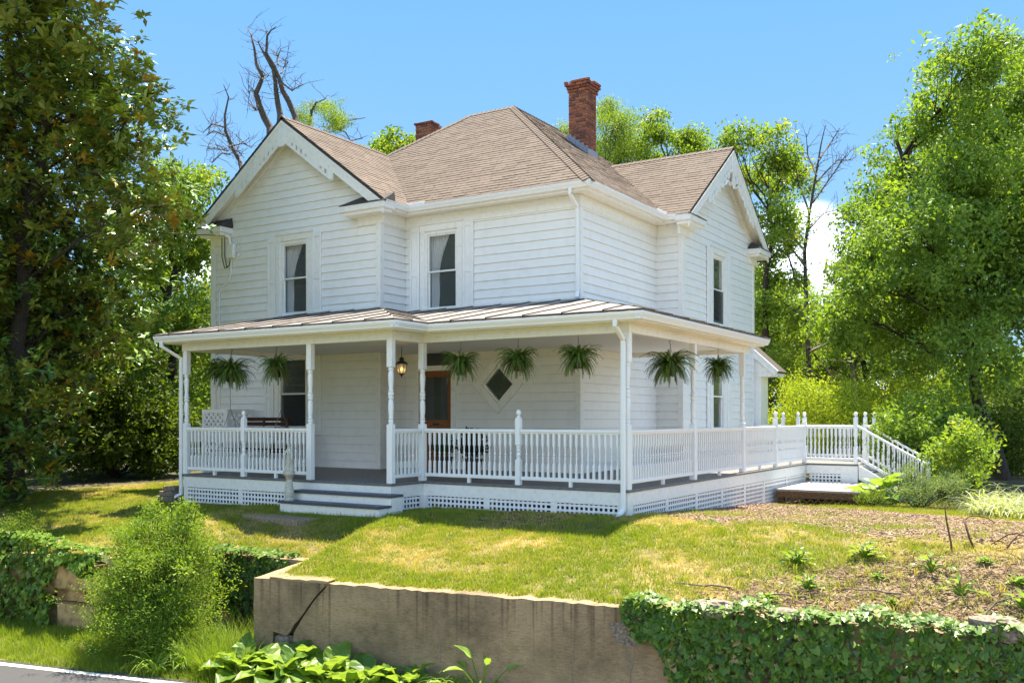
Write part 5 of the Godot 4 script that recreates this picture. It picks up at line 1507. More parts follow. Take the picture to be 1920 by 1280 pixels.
var LOBES := {
	"magnolia": {"base": [-10.67, 5.30], "lobes": [[-8.27, 8.78, 6.39, 1.71], [-10.78, 8.32, 6.24, 2.50], [-10.29, 8.52, 4.20, 1.52], [-12.71, 7.29, 3.98, 2.88], [-7.51, 6.74, 5.05, 0.99], [-11.82, 5.21, 6.02, 2.94], [-11.18, 5.27, 3.88, 2.06], [-6.61, 5.06, 5.35, 0.80], [-8.48, 6.04, 4.79, 1.20], [-11.49, 3.25, 4.94, 2.34], [-11.33, 3.90, 3.12, 1.25], [-9.59, 1.24, 6.35, 1.36], [-12.20, 2.61, 6.26, 2.49], [-11.49, 2.11, 4.08, 1.09], [-8.27, 10.49, 6.39, 1.51], [-10.05, 0.27, 5.77, 1.09], [-12.38, 0.44, 5.50, 1.76], [-11.97, 3.15, 3.51, 1.38], [-7.60, 7.94, 5.10, 0.73], [-8.42, 7.81, 3.89, 0.51]]},
	"left_bright": {"base": [-16.12, -3.09], "lobes": [[-14.67, 8.16, -2.23, 1.00], [-15.78, 7.15, -2.71, 1.20], [-15.92, 6.50, -3.80, 0.86], [-17.82, 5.43, -3.79, 1.51], [-15.01, 4.10, -2.60, 1.02], [-17.27, 5.90, -2.37, 1.19], [-17.40, 2.73, -3.47, 1.58], [-14.57, 1.64, -2.29, 0.89], [-17.12, 3.49, -1.87, 1.50]]},
	"left_dark": {"base": [-15.05, -0.22], "lobes": [[-14.94, 1.29, 1.48, 1.73], [-14.35, 1.15, -0.07, 1.57], [-14.17, 0.84, -1.36, 1.09], [-18.97, 0.99, 0.46, 2.09], [-14.66, 2.47, 0.72, 1.47], [-14.01, -0.07, -0.87, 0.76], [-16.20, -0.11, -0.68, 1.11]]},
	"dead_tufts": {"base": [-13.99, -5.60], "lobes": [[-11.57, 10.62, -5.35, 0.43], [-12.01, 10.55, -6.25, 0.34], [-13.22, 11.48, -6.67, 0.25], [-14.51, 11.66, -7.04, 0.28], [-12.60, 10.56, -5.29, 0.20]]},
	"roof_left": {"base": [-12.78, -9.90], "lobes": [[-11.51, 10.48, -8.92, 0.48], [-12.59, 10.55, -9.43, 0.38], [-13.67, 10.91, -9.93, 0.23], [-13.05, 11.55, -11.50, 0.28], [-12.06, 9.73, -9.17, 0.75]]},
	"chimney": {"base": [-7.60, -16.68], "lobes": [[-6.76, 11.89, -15.44, 0.84], [-7.38, 13.02, -16.23, 0.54], [-7.19, 11.65, -17.53, 0.95], [-8.63, 11.82, -17.80, 0.87], [-8.50, 12.04, -14.94, 0.33], [-8.80, 11.82, -15.93, 0.42], [-7.13, 12.76, -18.15, 0.43]]},
	"mid_a": {"base": [-6.25, -19.89], "lobes": [[-6.12, 12.39, -18.20, 0.72], [-5.59, 12.43, -19.71, 0.70], [-7.29, 12.21, -19.82, 0.67], [-5.86, 12.49, -21.90, 0.64], [-5.77, 11.47, -19.01, 0.86], [-6.53, 13.33, -19.71, 0.31]]},
	"mid_b": {"base": [-1.55, -16.93], "lobes": [[-1.79, 10.61, -15.01, 0.66], [-1.23, 10.43, -16.54, 0.79], [-2.19, 9.93, -17.12, 0.97], [-1.49, 9.79, -18.73, 0.92], [-1.08, 7.87, -16.04, 1.03], [-0.73, 7.50, -17.44, 0.69], [-1.52, 6.30, -18.13, 1.09], [-2.18, 10.15, -14.77, 0.46], [-0.67, 10.24, -16.89, 0.45], [-1.53, 4.67, -17.53, 1.17], [-1.15, 3.97, -18.95, 1.00], [-1.00, 2.84, -16.09, 1.03]]},
	"big_right": {"base": [6.28, -17.12], "lobes": [[5.70, 11.14, -13.21, 1.10], [4.70, 10.65, -14.95, 1.31], [5.75, 10.96, -17.96, 1.66], [3.10, 10.11, -18.66, 1.40], [5.25, 8.27, -14.11, 1.74], [6.43, 8.78, -17.21, 1.69], [2.44, 8.03, -17.07, 0.90], [4.34, 6.34, -12.36, 1.53], [5.81, 6.23, -15.64, 1.97], [2.78, 5.71, -16.10, 1.31], [4.13, 5.07, -19.31, 2.05], [6.72, 4.63, -15.03, 1.42], [2.55, 6.41, -14.78, 0.68], [3.20, 3.87, -17.55, 1.27], [5.64, 2.98, -13.17, 1.22], [7.34, 7.05, -16.60, 1.97], [6.57, 12.01, -18.47, 1.31], [7.21, 10.85, -21.24, 2.05], [6.32, 12.07, -14.78, 0.79], [5.71, 7.59, -16.76, 1.53], [2.28, 7.48, -16.97, 1.05], [2.95, 5.12, -11.49, 0.85], [2.34, 4.18, -13.47, 0.98], [2.78, 6.06, -16.10, 1.31]]},
	"right_back": {"base": [-0.17, -27.23], "lobes": [[-0.74, 5.13, -23.34, 0.99], [0.44, 4.88, -26.43, 1.74], [-2.75, 3.85, -26.80, 1.09], [-1.46, 3.46, -29.96, 1.78], [2.17, 3.43, -26.34, 2.49], [-3.19, 3.31, -25.34, 1.07], [3.19, 2.17, -31.70, 2.73], [1.59, 1.61, -24.80, 1.98], [5.54, 2.10, -29.63, 2.08], [-1.62, 7.49, -27.50, 0.73], [-1.03, 7.28, -30.23, 0.86], [-1.66, 5.24, -23.94, 1.36], [-3.09, 6.15, -25.41, 1.19], [-1.86, 4.41, -28.53, 1.74], [0.85, 6.01, -24.33, 1.32]]},
	"shrub_bright": {"base": [2.03, -12.09], "lobes": [[2.02, 1.45, -10.31, 0.82], [1.10, 1.00, -10.92, 0.59], [2.45, 1.31, -12.95, 0.97], [3.22, 1.40, -14.61, 1.00], [2.27, 0.85, -11.07, 0.76], [3.10, 0.68, -12.76, 0.79], [0.95, 1.89, -12.60, 0.49]]},
	"shrub_mid": {"base": [4.92, -10.36], "lobes": [[4.70, 0.75, -8.46, 0.86], [5.17, 0.87, -9.93, 0.83], [4.71, -0.00, -10.82, 0.86], [3.92, 0.10, -11.51, 0.67], [5.65, 0.47, -9.64, 0.61]]},
	"shrub_light": {"base": [6.12, -7.58], "lobes": [[6.21, 0.33, -5.86, 0.58], [6.39, -0.19, -7.15, 0.61], [5.63, -0.25, -7.86, 0.51], [6.28, 0.48, -9.44, 0.40], [6.05, 0.91, -6.35, 0.26]]},
	"right_under": {"base": [5.55, -20.20], "lobes": [[6.00, 0.80, -18.71, 1.42], [6.23, -0.49, -20.03, 1.28], [6.79, 1.16, -21.56, 1.70], [5.24, -0.79, -21.77, 0.78]]},
}
var DEAD_LEFT := [
	[[-13.87, 8.77, -4.97], [-14.78, 10.79, -5.81], [-14.85, 11.12, -5.60], [-14.86, 11.45, -5.41], [-14.85, 11.81, -5.24], [-14.63, 12.04, -5.20], [-14.44, 12.26, -5.15], [-14.49, 12.55, -4.94], [-14.44, 13.06, -4.79], [-14.41, 13.44, -4.63], [-15.47, 14.20, -5.38]],
	[[-13.68, 8.77, -5.09], [-14.50, 11.25, -5.99], [-14.46, 11.58, -5.84], [-14.40, 11.94, -5.70], [-14.31, 12.22, -5.58], [-14.26, 12.54, -5.43], [-14.36, 12.93, -5.19], [-14.38, 13.16, -5.00], [-14.34, 13.30, -4.85]],
	[[-13.34, 8.77, -5.30], [-14.06, 11.13, -6.27], [-14.14, 11.62, -6.04], [-14.21, 11.94, -5.82], [-14.20, 12.30, -5.65], [-14.23, 12.66, -5.45], [-14.33, 13.01, -5.21], [-14.20, 13.52, -5.12], [-14.00, 13.62, -5.07], [-13.73, 13.70, -5.06]],
	[[-14.60, 8.77, -4.51], [-15.65, 9.70, -5.27], [-15.76, 10.12, -5.02], [-15.82, 10.62, -4.81], [-15.72, 11.07, -4.69], [-15.50, 11.63, -4.66], [-15.52, 11.99, -4.47]],
	[[-15.13, 10.46, -4.18], [-16.43, 10.94, -4.78], [-16.57, 10.60, -4.51]],
	[[-15.01, 9.84, -4.25], [-15.56, 10.29, -5.33], [-15.20, 10.10, -5.38]],
	[[-13.59, 12.19, -5.14], [-14.43, 12.80, -6.04], [-14.16, 12.95, -6.03]],
	[[-13.68, 12.48, -5.09], [-14.57, 13.18, -5.95], [-14.37, 13.41, -5.89]],
	[[-13.54, 11.87, -5.17], [-14.16, 12.05, -6.20], [-13.89, 12.12, -6.19], [-13.64, 12.15, -6.17]],
	[[-14.12, 12.01, -4.81], [-14.87, 12.51, -5.76], [-14.69, 12.58, -5.70]],
	[[-12.79, 8.77, -5.64], [-13.67, 10.96, -6.51], [-13.51, 11.33, -6.44], [-13.28, 11.53, -6.40], [-12.89, 11.64, -6.47]],
	[[-12.35, 10.18, -5.92], [-13.15, 10.83, -6.83], [-12.69, 10.95, -6.94], [-11.89, 11.05, -7.27]],
	[[-12.01, 10.38, -6.13], [-12.66, 10.67, -7.14], [-12.39, 10.33, -7.13], [-11.96, 10.37, -7.23]],
	[[-15.04, 9.70, -4.23], [-16.34, 10.12, -4.84], [-16.47, 10.06, -4.58]],
	[[-15.10, 10.18, -4.20], [-16.38, 10.71, -4.81], [-16.47, 10.50, -4.58]],
	[[-14.99, 9.58, -4.27], [-16.16, 9.96, -4.95], [-16.33, 9.58, -4.67]],
	[[-14.91, 9.74, -4.32], [-15.67, 10.00, -5.26], [-15.41, 9.75, -5.24]],
	[[-14.17, 11.15, -4.78], [-15.17, 11.38, -5.57], [-15.13, 11.37, -5.42]],
	[[-14.31, 11.63, -4.69], [-15.35, 12.05, -5.46], [-15.29, 11.95, -5.32]],
]
var BARE_RIGHT := [
	[[0.11, -0.16, -17.26], [-0.24, 1.85, -18.46], [-0.28, 3.89, -18.26], [-0.29, 5.42, -18.07], [-0.30, 7.14, -17.89], [-0.11, 8.46, -17.83], [0.12, 9.76, -17.80], [0.32, 10.87, -17.75], [0.49, 11.49, -17.67]],
	[[-0.05, 5.31, -17.16], [-0.70, 6.24, -18.17], [-0.94, 7.19, -17.84], [-1.05, 8.14, -17.60]],
	[[-0.07, 6.44, -17.15], [-0.90, 7.42, -18.04], [-1.02, 7.97, -17.79]],
	[[0.06, 8.33, -17.23], [-0.62, 9.76, -18.22], [-0.69, 10.70, -18.00], [-0.54, 11.33, -17.92]],
	[[0.14, 8.71, -17.28], [0.42, 9.96, -18.87], [0.96, 10.79, -19.03]],
	[[-0.00, 4.56, -17.19], [-0.90, 5.17, -18.04], [-1.52, 5.83, -17.48]],
	[[0.27, 9.65, -17.36], [-0.32, 10.74, -18.41], [-0.33, 11.47, -18.22]],
	[[0.32, 10.22, -17.39], [0.42, 11.23, -18.87], [0.71, 11.67, -18.87]],
	[[0.20, 9.37, -17.32], [0.59, 10.54, -18.98], [1.12, 10.50, -19.13]],
	[[0.03, 7.76, -17.21], [0.18, 8.59, -18.72], [0.79, 8.75, -18.93]],
	[[-0.08, 7.01, -17.14], [-0.74, 7.71, -18.15], [-0.89, 8.95, -17.87]],
	[[0.01, 3.42, -17.20], [0.42, 3.90, -18.87], [1.45, 4.08, -19.34], [1.89, 3.87, -19.44]],
	[[0.72, 3.80, -17.64], [0.67, 4.68, -19.03], [0.79, 5.44, -18.93]],
	[[1.48, 1.54, -18.12], [1.09, 2.73, -19.29], [0.99, 3.89, -19.05], [0.74, 4.65, -18.72]],
	[[0.01, 3.61, -17.20], [0.34, 2.73, -18.82], [0.96, 1.94, -19.03]],
]

# ---------------------------------------------------------------- plants
func cluster_mesh(n: int, r: float, l: float, w: float, c: Color, sd: int, droop := 0.0) -> Mesh:
	var g := RandomNumberGenerator.new()
	g.seed = sd
	var mb := MB.new()
	for i in n:
		var d := Vector3(g.randfn(), g.randfn(), g.randfn()).normalized() * pow(g.randf(), 0.5) * r
		d.y -= droop * g.randf() * r
		leaf_into(mb, d, g, l * g.randf_range(0.7, 1.25), w * g.randf_range(0.8, 1.2), c)
	return mb.mesh()

func whorl_mesh(sd: int) -> Mesh:  # magnolia twig end: long glossy leaves, felted brown beneath
	var g := RandomNumberGenerator.new()
	g.seed = sd
	var mb := MB.new()
	for i in 10:
		var a := TAU * i / 10.0 * 1.6 + g.randf() * 0.5
		var rise := g.randf_range(-0.35, 0.8)
		var d := (Vector3(cos(a), 0, sin(a)) + Vector3.UP * rise).normalized()
		var s := d.cross(Vector3.UP).normalized()
		var n := s.cross(d)
		var l := g.randf_range(0.14, 0.24)
		var w := l * 0.21
		var p := Vector3(0, g.randf_range(-0.08, 0.05), 0)
		var t := g.randf_range(0.65, 1.3)
		var pts := [p + d * l * 0.06, p + d * l * 0.45 + s * w, p + d * l - n * l * 0.1, p + d * l * 0.45 - s * w]
		var mid := p + d * l * 0.5 - n * w * 0.22
		for k in 2:
			mb.col = Color(0.05 * t, 0.075 * t, 0.018 * t) if k == 0 else Color(0.075 * t, 0.08 * t, 0.024 * t)
			var off := n * (0.0015 if k == 0 else -0.0015)
			for q in 4:
				mb.face([mid + off, pts[q] + off, pts[(q + 1) % 4] + off], n if k == 0 else -n)
	return mb.mesh()

func scatter(parent: Node, called: String, mesh: Mesh, m: Material, places: Array, tints: Array) -> MultiMeshInstance3D:
	var mm := MultiMesh.new()
	mm.transform_format = MultiMesh.TRANSFORM_3D
	mm.use_colors = true
	mm.mesh = mesh
	mm.instance_count = places.size()
	var gain := 1.0 if m == M.chip else 1.7  # a leaf's tone is split between what it reflects and what it lets through
	for i in places.size():
		mm.set_instance_transform(i, places[i])
		mm.set_instance_color(i, tints[i] * gain)
	var o := MultiMeshInstance3D.new()
	o.name = called if parent != self else numbered(called)
	o.multimesh = mm
	o.material_override = m
	parent.add_child(o, true)
	if base_of.has(parent): o.position = -base_of[parent]
	o.set_meta("kind", "stuff")
	return o

func any_basis(g: RandomNumberGenerator, s: float) -> Basis:
	return Basis(Vector3(g.randfn(), g.randfn(), g.randfn()).normalized(), g.randf() * TAU).scaled(Vector3.ONE * s)

# One crown: copies of a leaf cluster through the lobes, thick at their rims and broken by gaps.
func crown(parent: Node, lobes: Array, mesh: Mesh, m: Material, per: float, gap: float, tone: Array, sd: int, upright := false, size := 1.0, called := "crown") -> void:
	var g := RandomNumberGenerator.new()
	g.seed = sd
	var nz := FastNoiseLite.new()
	nz.seed = sd
	nz.frequency = 0.55
	var places := []
	var tints := []
	for l in lobes:
		var c := Vector3(l[0], l[1], l[2])
		var n := int(per * l[3] * l[3])
		var heart := Vector3.ZERO
		for i in n:
			var d := Vector3(g.randfn(), g.randfn(), g.randfn()).normalized()
			var rr: float = l[3] * (1.0 - 0.75 * pow(g.randf(), 1.8)) * (1.0 + 0.28 * nz.get_noise_3d(c.x + d.x * 2.2, c.y + d.y * 2.2, c.z + d.z * 2.2) * 2.0)
			var p := c + d * rr * Vector3(1, 0.9, 1)
			if i % 9 == 0: heart = p  # leaves gather on boughs: eight more round each
			else: p = heart + Vector3(g.randfn(), g.randfn() * 0.55 - 0.1, g.randfn()) * minf(0.42, l[3] * 0.3)
			if nz.get_noise_3d(p.x * 1.6, p.y * 1.6, p.z * 1.6) < gap: continue
			if p.z < front_edge(p.x) and p.y < ground_y(p.x, p.z) + 0.1 or p.y < -2.15: continue
			var s := g.randf_range(0.55, 1.35) * size
			places.append(Transform3D(Basis(Vector3(g.randfn(), 0, g.randfn()).normalized(), g.randf_range(0, 0.9)) * Basis(Vector3.UP, g.randf() * TAU).scaled(Vector3.ONE * s) if upright else any_basis(g, s), p))
			var k := g.randf()
			var col: Color = tone[0].lerp(tone[1], k)
			if tone.size() > 2 and g.randf() < 0.08: col = tone[2]
			tints.append(col)
	scatter(parent, called, mesh, m, places, tints)

func wander(a: Vector3, b: Vector3, n: int, amp: float, g: RandomNumberGenerator) -> Array:
	var o := [a]
	for i in range(1, n):
		o.append(a.lerp(b, i / float(n)) + Vector3(g.randfn(), g.randfn() * 0.5, g.randfn()) * amp)
	o.append(b)
	return o

func taper(n: int, r0: float, r1: float) -> Array:
	var o := []
	for i in n: o.append(lerpf(r0, r1, i / float(n - 1)))
	return o

# A broadleaf tree: trunk, a limb into every lobe, twigs out of each.
func tree(called: String, label: String, key: String, r: float, mesh: Mesh, m: Material, per: float, gap: float, tone: Array, sd: int, group := "", lean := Vector3.ZERO, upright := false, size := 1.0, category := "tree", wood: Material = null) -> Node3D:
	var e: Dictionary = LOBES[key]
	var g := RandomNumberGenerator.new()
	g.seed = sd
	var b := Vector3(e.base[0], 0, e.base[1])
	b.y = ground_y(b.x, b.z)
	var t := thing(called, label, category, b, group)
	var top := Vector3.ZERO
	var hi := -1e9
	for l in e.lobes:
		top += Vector3(l[0], 0, l[2])
		hi = maxf(hi, l[1])
	top = top / e.lobes.size()
	top.y = lerpf(b.y, hi, 0.85)
	var stem := wander(b - Vector3(0, 0.3, 0), top + lean, 8, r * 0.5, g)
	var tr := MB.new()
	tr.tube(stem, taper(9, r, r * 0.25), 9)
	for l in e.lobes:
		var c := Vector3(l[0], l[1], l[2])
		var at := clampf((c.y - b.y - l[3]) / maxf(0.5, top.y - b.y), 0.12, 0.95) * 8.0
		var k := int(at)
		var from: Vector3 = stem[k].lerp(stem[mini(k + 1, 8)], at - k)
		var lr := clampf(l[3] * 0.045, 0.015, r * 0.6)
		var limb := wander(from, c, 4, l[3] * 0.12, g)
		tr.tube(limb, taper(5, lr, lr * 0.5), 6, false)
		for i in 7:
			var d := Vector3(g.randfn(), absf(g.randfn()) * 0.9, g.randfn()).normalized()
			tr.tube(wander(limb[2 + i % 3], c + d * l[3] * 0.85, 3, l[3] * 0.08, g), taper(4, lr * 0.45, 0.006), 5, false)
	part(t, "trunk", tr, wood if wood else M.bark)
	crown(t, e.lobes, mesh, m, per, gap, tone, sd + 1, upright, size)
	return t

func bare_tree(called: String, label: String, lines: Array, radii: Array, sd: int, twigs: int) -> Node3D:
	var g := RandomNumberGenerator.new()
	g.seed = sd
	var b := Vector3(lines[0][0][0], 0, lines[0][0][2])
	b.y = ground_y(b.x, b.z)
	var t := thing(called, label, "tree", b)
	for i in lines.size():
		var mb := MB.new()
		var pts := []
		for k in lines[i]: pts.append(Vector3(k[0], k[1], k[2]))
		if radii[i] > 0.07 and i < 4 and pts[0].y < 4.0: pts.push_front(Vector3(lerpf(pts[0].x, b.x, 0.5), b.y - 0.2, lerpf(pts[0].z, b.z, 0.5)))
		mb.tube(pts, taper(pts.size(), radii[i], 0.012), 7)
		for j in twigs:
			var k := 1 + g.randi() % (pts.size() - 1)
			var p: Vector3 = pts[k].lerp(pts[k - 1], g.randf())
			var d := Vector3(g.randfn(), 0.6 + g.randfn() * 0.6, g.randfn() * 0.6).normalized() * g.randf_range(0.25, 0.9)
			mb.tube(wander(p, p + d, 3, 0.05, g), taper(4, 0.012, 0.004), 4, false)
			mb.tube(wander(p + d * 0.6, p + d * 0.8 + Vector3(g.randfn(), g.randf(), g.randfn()) * 0.22, 2, 0.02, g), taper(3, 0.007, 0.003), 3, false)
		part(t, "trunk" if i == 0 else ("stem" if radii[i] > 0.08 else "branch"), mb, M.dead)
	return t

func build_trees() -> void:
	var leaf_a := cluster_mesh(26, 0.34, 0.13, 0.08, Color(1, 1, 1), 31)
	var leaf_b := cluster_mesh(24, 0.4, 0.16, 0.075, Color(1, 1, 1), 32, 0.5)
	var fine := cluster_mesh(40, 0.3, 0.075, 0.035, Color(1, 1, 1), 33)
	var young := [Color(0.105, 0.17, 0.025), Color(0.17, 0.24, 0.035), Color(0.25, 0.28, 0.045)]
	var mid := [Color(0.095, 0.165, 0.026), Color(0.175, 0.25, 0.04)]
	var deep := [Color(0.045, 0.075, 0.013), Color(0.095, 0.14, 0.02)]
	tree("magnolia_tree", "tall glossy dark-leaved magnolia with rust-brown leaf undersides filling the left edge", "magnolia", 0.24, whorl_mesh(41), M.gloss, 210.0, -0.22, [Color(1.4, 1.7, 1.2), Color(2.5, 2.7, 1.7), Color(3.8, 2.2, 0.8)], 51, "", Vector3.ZERO, true)
	tree("broadleaf_tree", "bright yellow-green tree between the magnolia and the left wall of the house", "left_bright", 0.2, leaf_a, M.leaf, 150.0, -0.12, young, 61, "trees round the house")
	tree("understorey_tree", "dense dark green thicket tree on the lawn's far left edge under the magnolia", "left_dark", 0.15, leaf_a, M.leaf, 150.0, -0.2, deep, 62, "trees round the house")
	tree("broadleaf_tree", "low green treetop showing over the valley of the front roof", "roof_left", 0.16, leaf_a, M.leaf, 260.0, -0.15, young, 63, "trees round the house")
	tree("broadleaf_tree", "green tree standing directly behind the tall brick chimney", "chimney", 0.2, fine, M.leaf, 380.0, -0.15, young, 64, "trees round the house")
	tree("broadleaf_tree", "sparse spring-green treetop between the chimney and the right gable", "mid_a", 0.2, leaf_a, M.leaf, 170.0, -0.05, young, 65, "trees round the house")
	tree("broadleaf_tree", "open-branched spring-green tree rising just right of the right gable", "mid_b", 0.18, leaf_a, M.leaf, 150.0, -0.08, young, 66, "trees round the house")
	tree("broadleaf_tree", "largest leaning tree with a dense drooping crown at the right edge", "big_right", 0.22, leaf_b, M.leaf, 150.0, -0.13, mid, 67, "trees round the house", Vector3(-1.5, 0, 0))
	tree("broadleaf_tree", "darker wood-edge tree behind the bare tree on the right", "right_back", 0.2, leaf_a, M.leaf, 95.0, -0.12, young, 68, "trees round the house")
	tree("understorey_tree", "dark young tree low on the right edge behind the leaning trunk", "right_under", 0.12, leaf_a, M.leaf, 110.0, -0.15, deep, 69, "trees round the house")
	tree("flowering_shrub", "bright yellow-green shrub behind the deck railing on the right", "shrub_bright", 0.08, fine, M.leaf, 260.0, -0.2, [Color(0.19, 0.25, 0.015), Color(0.28, 0.33, 0.03)], 70, "shrubs behind the deck", Vector3.ZERO, false, 1.0, "shrub")
	tree("leafy_shrub", "mid-green shrub beyond the foot of the side stairs", "shrub_mid", 0.07, leaf_a, M.leaf, 190.0, -0.2, mid, 71, "shrubs behind the deck", Vector3.ZERO, false, 0.8, "shrub")
	tree("leafy_shrub", "light green large-leaved shrub right of the side stairs", "shrub_light", 0.05, leaf_a, M.leaf, 170.0, -0.1, young, 72, "shrubs behind the deck", Vector3.ZERO, false, 0.9, "shrub")
	var dl := bare_tree("dead_tree", "dead grey tree with crooked bare stems and a few leafy tufts behind the left gable", DEAD_LEFT, [0.14, 0.12, 0.12, 0.085, 0.035, 0.03, 0.03, 0.03, 0.03, 0.025, 0.085, 0.035, 0.03, 0.025, 0.025, 0.025, 0.025, 0.02, 0.02], 81, 12)
	crown(dl, LOBES.dead_tufts.lobes, fine, M.leaf, 520.0, -0.3, young, 82, false, 0.7, "leaf_tuft")
	bare_tree("bare_tree", "slender leafless dark tree with crooked limbs right of the house", BARE_RIGHT, [0.13, 0.06, 0.045, 0.04, 0.04, 0.045, 0.03, 0.03, 0.035, 0.03, 0.035, 0.06, 0.03, 0.075, 0.04], 83, 14)
	# far wood, one mass beyond the trees that can be told apart
	var g := RandomNumberGenerator.new()
	g.seed = 91
	var places := []
	var tints := []
	var c := Vector3(8.85, 0, 16.67)
	var f := Vector3(-0.5307, 0, -0.8476)
	var rt := Vector3(0.8476, 0, -0.5307)
	for i in 12500:
		var a := g.randf_range(-1.0, 1.25)
		var d := g.randf_range(46.0, 60.0)
		var h := 5.0 + 2.5 * sin(a * 9.0) + 1.6 * sin(a * 23.0 + 2.0)
		if a < -0.05: h += 1.2
		var p := c + f * d + rt * d * a
		p.y = -0.8 + h * pow(g.randf(), 0.8) * 1.15
		places.append(Transform3D(any_basis(g, g.randf_range(1.6, 2.6)), p))
		tints.append(deep[0].lerp(young[0], g.randf()))
	var wood := scatter(self, "woodland", leaf_a, M.leaf, places, tints)
	places = []
	tints = []
	for i in 6500:  # the trees across the road, which the window panes mirror
		var x := g.randf_range(-38.0, -12.0)
		var h := 12.5 + 1.6 * sin(x * 0.6) + 1.2 * sin(x * 1.5 + 1.0)
		places.append(Transform3D(any_basis(g, g.randf_range(1.6, 2.6)), Vector3(x, -2.0 + h * pow(g.randf(), 0.8) * 1.2, g.randf_range(19.5, 26.0))))
		tints.append(mid[0].lerp(young[0], g.randf()))
	tag(scatter(self, "roadside_wood", leaf_a, M.leaf, places, tints), "green wood across the road, seen mirrored in the window panes", "woodland", "", "stuff")
	tag(wood, "distant green woodland closing the view behind the house", "woodland", "", "stuff")

func blade_mesh(n: int, h: float, w: float, spread: float, bend: float, sd: int, segs := 2) -> Mesh:
	var g := RandomNumberGenerator.new()
	g.seed = sd
	var mb := MB.new()
	for i in n:
		var a := g.randf() * TAU
		var d := Vector3(cos(a), 0, sin(a))
		var p := d * spread * sqrt(g.randf())
		var hh := h * g.randf_range(0.55, 1.2)
		var s := Vector3(-d.z, 0, d.x).rotated(Vector3.UP, g.randfn() * 0.6)
		var q := p
		var dir := (Vector3.UP + d * g.randf_range(0.05, 0.5) * bend).normalized()
		var t := g.randf_range(0.75, 1.25)
		mb.col = Color(t, t, t)
		for k in segs:
			var e := q + dir * hh / segs
			dir = (dir + d * bend * 0.55 + Vector3.DOWN * bend * 0.25 * k).normalized()
			var w0 := w * (1.0 - k / float(segs)) * 0.5
			var w1 := w * (1.0 - (k + 1.0) / segs) * 0.5
			mb.tri(q - s * w0, q + s * w0, e + s * w1)
			if k < segs - 1: mb.tri(q - s * w0, e + s * w1, e - s * w1)
			q = e
	return mb.mesh()

